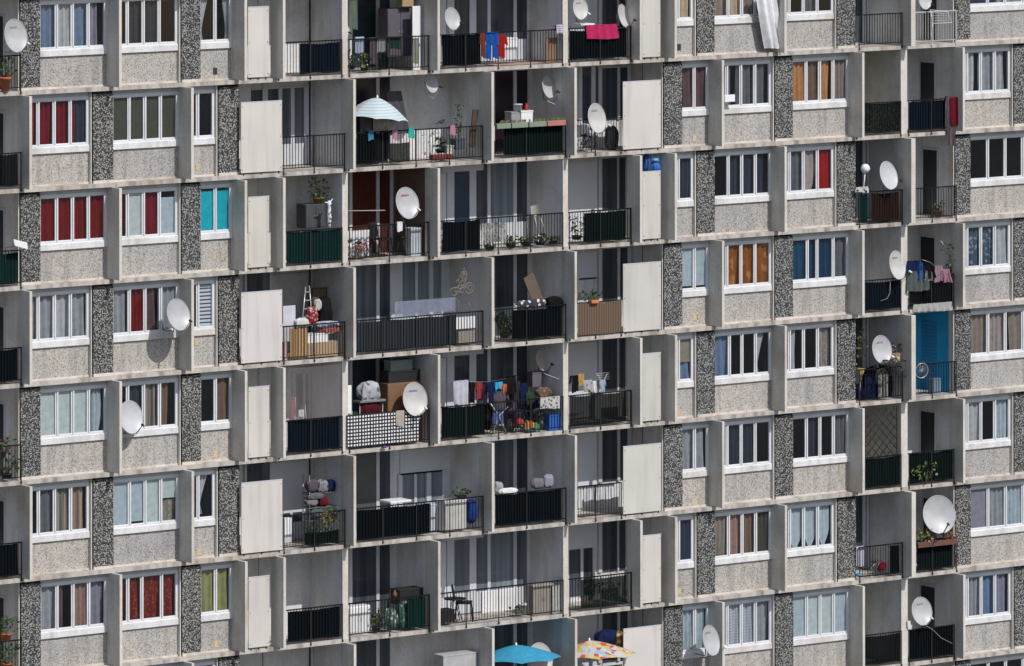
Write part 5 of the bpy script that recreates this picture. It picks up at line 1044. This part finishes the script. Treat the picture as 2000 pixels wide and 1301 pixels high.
for i, (a, y0, c_, y1, m, d) in enumerate([(1008, 817, 1022, 832, mat('toy_red', (.36, .03, .03)), 'red'), (1024, 822, 1033, 844, mat('toy_tan', (.50, .26, .08)), 'tan'), (1031, 822, 1042, 840, mat('toy_orange', (.62, .20, .02)), 'orange'), (1040, 826, 1052, 844, mat('toy_green', (.05, .24, .12)), 'green'), (1024, 836, 1040, 846, mat('toy_blue', (.03, .22, .36)), 'blue')]):
    x0, x1, z0, z1 = rect(a, y0, c_, y1, .22); t = thing('ride_on_toy', f'{d} plastic toy on the floor of the laundry balcony, fifth row', 'toy', ((x0+x1)/2, .22, z0), 'plastic toys on one balcony floor')
    b = MB(); b.box(x0, x1, .14, .34, z0+.05, z1-.05, .03); b.blob(((x0+x1)/2, .22, z1-.05), (x1-x0)*.35, .08, .06, .05, 6, i); b.build('body', m, t)
    for s_ in (x0+.04, x1-.04):
        b = MB(); b.ring((s_, .15, z0+.04), (0, 1, 0), .03, .014, 10, 5); b.build('wheel', BLACK, t)
carton('bright blue crate at the end wall, laundry balcony of the fifth row', 1072, 811, 1095, 843, .15, .35, mat('bright_blue_plastic', (.015, .10, .42)), 'crate', 'plastic_crate')
hang('patterned_cloth', 'white crocheted cloth over the railing end, fifth row', 'cloth', 1056, 776, 1094, 798, fab('crochet_white', (.50, .49, .47), pat=((.12, .12, .12), 9)), -.035, waves=4)
sack('food_basket', 'red and green shopping basket on the rail, fifth row', 'basket', 1050, 758, 1076, 776, .3, fab('basket_mix', (.10, .10, .06), pat=((.45, .12, .10), 7)), .14, 57)
carton('mauve and grey cartons stacked below the shaded dish', 1040, 728, 1058, 756, .9, .3, mat('mauve_carton', (.13, .11, .14)), 'box', 'carton')
for i, (a, y0, c_, y1, m, kd, d) in enumerate([(1114, 733, 1132, 766, BLKC, 'shirt', 'black shirt'), (1128, 730, 1140, 752, OCHRE, 'wrap', 'ochre cloth'), (1140, 742, 1156, 768, fab('white_black_net', (.40, .40, .41), pat=((.05, .05, .05), 9)), 'wrap', 'white patterned cloth'), (1156, 744, 1164, 768, WHTC, 'wrap', 'small white cloth'), (1172, 742, 1183, 766, SKYC, 'shirt', 'pale blue shirt')]):
    garment('hanging_laundry', f'{d} drying on the fifth balcony of the fifth row', 'laundry', a, y0, c_, y1, m, kd, .3, 'laundry on the fifth balcony of the fifth row')
t = thing('clothes_airer', 'small metal clothes airer on the fifth balcony, fifth row', 'airer', at(1178, 768, .4)); b = MB()
for i in range(4): b.tube([at(1162, 730+i*4, .3+.1*i), at(1190, 728+i*4, .3+.1*i)], .008, 5)
b.build('rods', mat('pale_metal', (.45, .46, .48), .4, .3), t); b = MB(); b.tube([at(1166, 730, .3), at(1186, 766, .4)], .01); b.tube([at(1186, 730, .3), at(1168, 766, .4)], .01); b.build('frame', MATS['pale_metal'], t)
bicycle('black bicycle hung up beside the grey lettered dish, fifth row', 1746, 747, .30, -.22, BLACK, .1, 1, .22)
bicycle('second dark bicycle behind the railing, sixth balcony of the fifth row', 1712, 778, .26, .4, DKMETAL, .2)
b = MB(); cc = at(1800, 724, -.03); b.ring(cc, (.15, 1, .1), .27, .022, 30, 6, 1); bw = thing('bicycle_wheel', 'single bicycle wheel hung on the railing of the blue loggia', 'wheel', cc); b.build('tyre', BLACK, bw)
b = MB(); b.ring(cc, (.15, 1, .1), .235, .014, 30, 5); ax = Vector((.15, 1, .1)).normalized(); e1 = ax.orthogonal().normalized(); e2 = ax.cross(e1)
for i in range(9): b.tube([cc+(e1*cos(pi*i/9)+e2*sin(pi*i/9))*.23, cc-(e1*cos(pi*i/9)+e2*sin(pi*i/9))*.23], .004, 3)
b.build('rim', mat('pale_rim', (.5, .5, .5), .3, .4), bw)
t = thing('broom', 'straw broom standing upright in the corner, sixth balcony of the fifth row', 'broom', at(1678, 778, .3))
b = MB(); b.tube([at(1678, 778, .3), at(1682, 735, .3)], .016, 6); b.build('handle', WOODL, t); b = MB(); c0 = at(1681, 727, .3); b.lathe(c0-Vector((0, 0, .22)), [(.03, 0), (.06, .1), (.13, .32), (.12, .34), (0, .3)], 12); b.build('bristles', mat('straw', (.46, .34, .12)), t)
plant('thin green bamboo behind the straw broom', 1672, 640, 1686, 720, .6, LEAFY, None, None, 50, seed=61)
sack('soft_toy', 'brown and cream bundle on top of the bicycles, fifth row', 'bundle', 1740, 690, 1770, 710, .1, fab('cream_brown_toy', (.42, .30, .20), pat=((.6, .55, .45), 7)), .1, 63)
plant('pink and white flowers above the bicycles, fifth row', 1745, 672, 1758, 692, .15, LEAF, None, None, 30, flower=PINKL, seed=64)
hang('coat', 'dark navy coat hanging behind the bicycles, fifth row', 'coat', 1690, 730, 1716, 776, NAVY, .25, over=False, waves=3, amp=.03)
hang('coat', 'shiny grey striped coat below the grey lettered dish, fifth row', 'coat', 1716, 732, 1736, 776, fab('grey_black_sheen', (.05, .05, .05), stripes=((.40, .38, .36), 26)), .12, over=False, waves=4, amp=.03)
sack('rubbish_sack', 'black heap of covers behind the bicycles, sixth balcony of the fifth row', 'sack', 1690, 716, 1750, 778, .7, BLKC, .3, 101)
sack('rubbish_sack', 'dark bundle under the straw broom, sixth balcony of the fifth row', 'sack', 1674, 750, 1692, 780, .45, NAVY, .14, 102)
for i, (a, y0, c_, y1, m, d) in enumerate([(944, 790, 962, 838, BLKC, 'black'), (990, 772, 1006, 840, MAUVE, 'mauve grey'), (1036, 780, 1056, 826, NAVY, 'dark navy')]):
    sack('stored_bundle', f'{d} covered bundle behind the railing of the laundry balcony, fifth row', 'bundle', a, y0, c_, y1, .75, m, .2, 110+i)
bicycle('dark bicycle behind the toys, laundry balcony of the fifth row', 1018, 846, .24, .55, DKMETAL, .1)
for i, (a, y0, c_, y1, m, d) in enumerate([(1000, 744, 1016, 786, fab('charcoal_cloth', (.035, .035, .04)), 'charcoal shirt'), (942, 750, 952, 790, fab('dark_plum_cloth', (.06, .02, .035)), 'dark plum shirt'), (1014, 748, 1030, 790, NAVY, 'navy shirt')]):
    garment('hanging_laundry', f'{d} crowded on the line of the fourth balcony, fifth row', 'laundry', a, y0, c_, y1, m, 'shirt', .42, 'laundry on the fifth row line')
for i, (a, y0, c_, y1, m, d) in enumerate([(1022, 764, 1042, 792, fab('dark_green_bundle', (.03, .05, .03)), 'dark green'), (1044, 800, 1066, 840, fab('grey_green_bundle', (.06, .065, .06), pat=((.2, .2, .19), 9)), 'grey green speckled'), (1000, 800, 1020, 822, fab('dark_violet_bundle', (.04, .03, .06)), 'dark violet')]):
    sack('stored_bundle', f'{d} bundle among the clutter of the laundry balcony, fifth row', 'bundle', a, y0, c_, y1, .45, m, .16, 130+i)
carton('pale blue water canister on the floor of the blue loggia', 1822, 740, 1838, 772, .3, .25, mat('pale_blue_plastic', (.16, .24, .32)), 'canister', 'water_canister')
plant('pink flowered plant on the edge balcony railing, fifth row', -6, 858, 22, 890, .02, LEAF, None, None, 60, flower=PINK, seed=66)
plant('large leafy plant low on the edge balcony, fifth row', -8, 895, 34, 934, .15, LEAF, BLACK, 8, 90, seed=67)
# ---- sixth row down
t = thing('shelf_rack', 'grey open shelf rack loaded with bundles, second balcony of the sixth row', 'shelf', at(630, 1010, .5)); r = rect(601, 925, 657, 1040, .6)
b = MB()
for xx in (r[0], r[1]): 
    for yy in (.5, .85): b.tube([(xx, yy, fl(5)), (xx, yy, r[3])], .016, 6)
b.build('frame', METAL, t)
for zz in (at(630, 962, .6).z, at(630, 990, .6).z, at(630, 1015, .6).z): 
    b = MB(); b.box(r[0]-.02, r[1]+.02, .48, .88, zz, zz+.02); b.build('shelf', METAL, t)
for i, (a, y0, c_, y1, m, d) in enumerate([(600, 938, 622, 960, MAUVE, 'dark mauve folded blanket'), (621, 938, 641, 962, fab('white_grey_bag', (.24, .24, .26), pat=((.04, .04, .045), 9)), 'white and black bag'), (640, 938, 654, 960, NAVY, 'navy bag'), (600, 964, 632, 976, fab('dark_grey_wool', (.12, .12, .135)), 'grey folded blanket'), (598, 976, 622, 988, fab('pale_mauve', (.18, .16, .19)), 'pale mauve cushion'), (622, 970, 640, 989, fab('wine_red', (.12, .015, .025)), 'wine red cushion'), (606, 994, 632, 1012, fab('slate_blue_cloth', (.09, .11, .13)), 'slate blue bundle')]):
    sack('stored_bundle', f'{d} on the shelf rack, sixth row', 'bundle', a, y0, c_, y1, .5, m, .13, 70+i)
plant('orange flowers in a hanging pot behind the railing, sixth row', 624, 998, 650, 1024, .2, LEAFY, None, None, 40, flower=mat('orange_petal', (.50, .22, .03)), seed=71)
plant('magenta flowers at the railing end, sixth row', 646, 994, 656, 1018, .15, LEAF, None, None, 26, flower=mat('magenta_petal', (.40, .03, .20)), seed=72)
carton('white radiator cover behind the railing, second balcony of the sixth row', 556, 1012, 570, 1060, .7, .2, WHITE, 'panel', 'radiator_cover', False)
plant('low green shrub behind the railing, second balcony of the sixth row', 596, 1030, 645, 1062, .25, LEAF, BLACK, 8, 80, seed=73)
carton('white slab lying on the railing of the third balcony, sixth row', 763, 978, 804, 982, .02, .6, WHITE, 'board', 'white_board', False)
carton('white covered appliance at the railing, third balcony of the sixth row', 869, 978, 911, 1036, .2, .45, mat('off_white_cover', (.64, .62, .58)), 'appliance', 'covered_appliance')
sack('blue_bag', 'dark blue sack beside the covered appliance, sixth row', 'bag', 911, 978, 930, 1020, .25, fab('royal_blue_bag_cloth', (.02, .05, .22)), .16, 75)
carton('white narrow cabinet behind the railing, third balcony of the sixth row', 842, 985, 858, 1036, .6, .3, mat('pale_blue_cabinet', (.56, .60, .68)), 'cabinet', 'narrow_cabinet')
plant('dark plant on the covered appliance, sixth row', 889, 956, 914, 976, .35, LEAF, BLACK, 8, 40, seed=76)
sack('carrier_bag', 'white carrier bag at the handrail, fourth balcony of the sixth row', 'bag', 1062, 928, 1082, 952, .25, fab('blueish_white_bag', (.26, .27, .33)), .12, 77)
sack('carrier_bag', 'crumpled translucent bag beside the white one, sixth row', 'bag', 1040, 935, 1064, 954, .3, fab('greyish_bag', (.17, .17, .19)), .14, 78)
sack('carrier_bag', 'flat white cloth bundle on the handrail, fourth balcony of the sixth row', 'bundle', 978, 954, 1010, 966, .12, WHTC, .12, 79)
sack('carrier_bag', 'pale bag inside the loggia above the black screen, sixth row', 'bag', 966, 942, 982, 962, .7, fab('shade_white_bag', (.35, .36, .38)), .12, 80)
for i, (a, c_, y1) in enumerate([(1128, 1140, 978), (1141, 1158, 978), (1158, 1178, 976), (1178, 1200, 974)]):
    hang('tea_towel', f'{["narrow", "first wide", "middle", "last"][i]} white cloth drying behind the railing, fifth balcony of the sixth row', 'cloth', a, 950-i, c_, y1, WHTC, .07, 'white cloths on one railing', waves=2)
t = thing('trellis', 'dark diamond trellis covering the opening, sixth balcony of the sixth row', 'trellis', at(1722, 893, .08)); r = rect(1691, 797, 1752, 895, .08); b = MB()
w_, h_ = r[1]-r[0], r[3]-r[2]; st = .30
q = -h_
while q < w_:
    for sgn in (1, -1):
        a0 = max(0, q); a1 = min(w_, q+h_); z0_, z1_ = a0-q, a1-q
        if a1 > a0+.02:
            zz0, zz1 = (z0_, z1_) if sgn > 0 else (h_-z0_, h_-z1_)
            b.tube([(r[0]+a0, .08+.01*sgn, r[2]+zz0), (r[0]+a1, .08+.01*sgn, r[2]+zz1)], .013, 4)
    q += st
b.build('lattice', BLACK, t); b = MB(); b.box(r[0]-.015, r[0]+.01, .06, .1, r[2], r[3]); b.box(r[1]-.01, r[1]+.015, .06, .1, r[2], r[3]); b.build('frame', WOODD, t)
plant('climbing plant with light green leaves over the green screen, sixth row', 1781, 905, 1832, 946, -.06, mat('light_green_leaf', (.16, .22, .06), .6, vary=.4, scale=12), None, None, 46, seed=81, dep=.06)
# ---- seventh row down
cabinet('white low cabinet behind the bars, third balcony of the seventh row', 680, 1184, 724, 1236, .45, .35, WHITE, doors=2)
carton('black garden chest at the railing end, third balcony of the seventh row', 781, 1151, 828, 1180, .35, .5, BLACK, 'chest', 'garden_chest')
sack('green_bag', 'mottled green and white sack behind the bars, seventh row', 'sack', 748, 1190, 776, 1226, .2, fab('green_white_sack', (.10, .16, .13), pat=((.45, .5, .46), 8)), .16, 83)
sack('green_bag', 'tall green mesh sack behind the bars, seventh row', 'sack', 778, 1178, 800, 1228, .25, fab('green_mesh_sack', (.05, .12, .10), pat=((.25, .32, .28), 10)), .16, 84)
b = MB(); c = at(771, 1166, .3); b.lathe(c, [(0, 0), (.06, 0), (.07, .1), (.03, .16), (.03, .2), (0, .2)], 10); tag(b.build('flower_vase', mat('dull_clay', (.22, .08, .04))), 'orange clay vase by the garden chest', 'vase')
plant('thin sprig behind the bars of the third balcony, seventh row', 724, 1185, 745, 1232, .3, LEAFY, BLACK, 8, 30, seed=85)
t = thing('garden_table', 'black wrought iron table on the fourth balcony, seventh row', 'table', at(888, 1213, .4)); c0 = at(888, 1214, .4)
b = MB(); b.lathe(c0+Vector((0, 0, .68)), [(0, 0), (.34, 0), (.34, .025), (0, .025)], 20); b.build('table_top', DKMETAL, t)
for q in range(4):
    b = MB(); th = q*pi/2+.4; b.tube([c0+Vector((.08*cos(th), .08*sin(th), .68)), c0+Vector((.14*cos(th), .14*sin(th), .4)), c0+Vector((.28*cos(th), .28*sin(th), 0))], .014); b.build('leg', DKMETAL, t)
chair('black wrought iron chair beside the table, seventh row', 906, 1212, 66, .4, DKMETAL, .9, name='garden_chair')
carton('dark low box below the wrought iron table', 863, 1192, 888, 1216, .2, .4, BLACK, 'box', 'storage_box')
carton('long white panel low on the back wall, fourth balcony of the seventh row', 942, 1152, 1010, 1206, BACK-.12, .05, WHITE, 'panel', 'door_panel', False)
b = MB(); c = at(1021, 1200, .25); b.lathe(c, [(0, 0), (.09, 0), (.13, .28), (.145, .28), (.145, .33), (.12, .33), (.1, .28), (0, .27)], 16); tag(b.build('flower_pot', mat('white_pot', (.66, .65, .62))), 'white flower pot on the floor, fourth balcony of the seventh row', 'pot')
plant('small dark plant in front of the white flower pot', 1002, 1186, 1016, 1198, .2, LEAF, None, None, 22, seed=87)
cabinet('beige grey cupboard behind the railing end, fourth balcony of the seventh row', 1040, 1142, 1082, 1200, .22, .45, mat('beige_grey_laminate', (.34, .30, .26)), doors=2)
hang('sheet', 'dirty white draped sheet beside the beige cupboard, seventh row', 'sheet', 1078, 1142, 1096, 1198, fab('dingy_sheet', (.46, .45, .42)), .15, over=False, waves=3, amp=.03)
plant('leafy plant behind the bars, fifth balcony of the seventh row', 1150, 1140, 1205, 1160, .25, LEAF, None, None, 60, seed=88)
plant('large green plant at the edge balcony, seventh row', -5, 1210, 28, 1252, .1, LEAF, TERRA, 14, 70, seed=89)
plant('lower green plant in the corner of the edge balcony, seventh row', -8, 1262, 34, 1306, .1, LEAF, TERRA, 10, 90, seed=90)
hang('towel', 'white towel hanging by the dark panel, sixth balcony of the seventh row', 'towel', 1673, 1068, 1688, 1106, fab('white_lilac_towel', (.58, .56, .66)), .09, waves=2)
bicycle('grey child bicycle with red bag, sixth balcony of the seventh row', 1712, 1122, .16, .2, METAL, .15)
sack('red_bag', 'small dark red bag by the child bicycle, seventh row', 'bag', 1716, 1098, 1730, 1114, .2, fab('deep_red_bag', (.20, .015, .03)), .1, 91)
b = MB(); c = at(1677, 1126, .05); b.blob((c.x, .05, c.z+.05), .09, .08, .06, .1, 8, 2); tag(b.build('plastic_bottle', mat('bright_blue_bottle', (.03, .25, .55))), 'bright blue plastic bottle on the slab edge, seventh row', 'bottle')
for i, (a, c_) in enumerate([(1791, 1808), (1810, 1826), (1840, 1866)]):
    plant(f'{["brown", "pale", "reddish"][i]} dry plant in the box below the biggest dish', a, 1034, c_, 1062, -.08, [LEAFY, mat('dry_leaf', (.34, .26, .17), .8, vary=.4, scale=12), mat('reddish_leaf', (.22, .07, .05), .8, vary=.4, scale=12)][i], None, None, 40, seed=92+i, dep=.08)
t = thing('planter_box', 'reddish brown window box below the biggest dish', 'planter', at(1826, 1066, -.1)); r = rect(1790, 1056, 1866, 1066, -.08); b = MB(); b.box(r[0], r[1], -.18, -.03, r[2], r[3], .01); b.build('trough', mat('brown_red_plastic', (.13, .06, .045)), t)
b = MB(); b.tube([(r[0]+.1, -.03, r[2]+.03), (r[0]+.1, .02, r[2]+.06)], .012); b.tube([(r[1]-.1, -.03, r[2]+.03), (r[1]-.1, .02, r[2]+.06)], .012); b.build('hook', METAL, t)
# ---- eighth row down
parasol('plain bright blue parasol at the bottom edge', 1008, 1260, 952, 1083, 1284, .15, fab('bright_blue_canvas', (.05, .29, .46)), METAL, 0)
parasol('yellow, red and blue patterned parasol at the bottom edge', 1151, 1251, 1108, 1228, 1277, .1, patches('patterned_canvas', (.48, .46, .43), [(.55, .38, .06), (.26, .40, .52), (.55, .40, .08), (.45, .08, .06)], 7.0), METAL, 0)
carton('pale grey cabinet at the bottom edge, third balcony of the eighth row', 866, 1278, 932, 1340, .25, .5, mat('pale_grey_cabinet', (.42, .42, .43)), 'cabinet', 'storage_cabinet')
sack('blue_bag', 'navy bag behind the patterned parasol', 'bag', 1168, 1232, 1206, 1260, .4, NAVY, .2, 97)
sack('brown_bag', 'ochre and brown bag beside the wide cream panel, eighth row', 'bag', 1203, 1234, 1218, 1266, .3, fab('ochre_brown_bag', (.22, .13, .05), pat=((.5, .35, .15), 6)), .12, 98)
path([(1806, 1221), (1822, 1230), (1838, 1246), (1860, 1257)], -.05, .008, MATS['pale_rod'], 'coaxial_cable', 'white cable sagging from the lettered dish of the eighth row', 'cable')
hang('tea_towel', 'small white cloth on the rail beside the end wall, eighth row', 'cloth', 1773, 1214, 1779, 1226, WHTC, -.04, waves=1.2)

# ------------------------------------------------------------------ light, sky, camera
TE, TA = 1.05, .18
d = Vector((-TA, 1, -TE)).normalized()
sun = bpy.data.lights.new('sun', 'SUN'); sun.energy = 3.5; sun.angle = radians(.5); sun.color = (1.0, .965, .915)
so = bpy.data.objects.new('sun', sun); COL.objects.link(so); so.rotation_euler = d.to_track_quat('-Z', 'Y').to_euler()
w = bpy.data.worlds.new('World'); scene.world = w; w.use_nodes = True
nt = w.node_tree; bg = nt.nodes['Background']; sk = nt.nodes.new('ShaderNodeTexSky'); sk.sky_type = 'NISHITA'; sk.sun_disc = False
sk.sun_elevation = math.asin(-d.z); sk.sun_rotation = math.atan2(-d.x, -d.y); sk.air_density = 1.0; sk.dust_density = 1.5
nt.links.new(sk.outputs[0], bg.inputs[0]); bg.inputs[1].default_value = .108
cam = bpy.data.cameras.new('camera'); co = bpy.data.objects.new('camera', cam); COL.objects.link(co)
cam.sensor_width = 36; cam.lens = FPX/2000*36; cam.shift_x = 0; cam.shift_y = -(650.5-CYP)/2000
cam.clip_start = 1; cam.clip_end = 2000
co.matrix_world = Matrix(((RT.x, UP.x, -FW.x, CAM.x), (RT.y, UP.y, -FW.y, CAM.y), (RT.z, UP.z, -FW.z, CAM.z), (0, 0, 0, 1)))
scene.camera = co
vs = scene.view_settings; vs.view_transform = 'Standard'; vs.look = 'None'; vs.exposure = 0; vs.gamma = 1
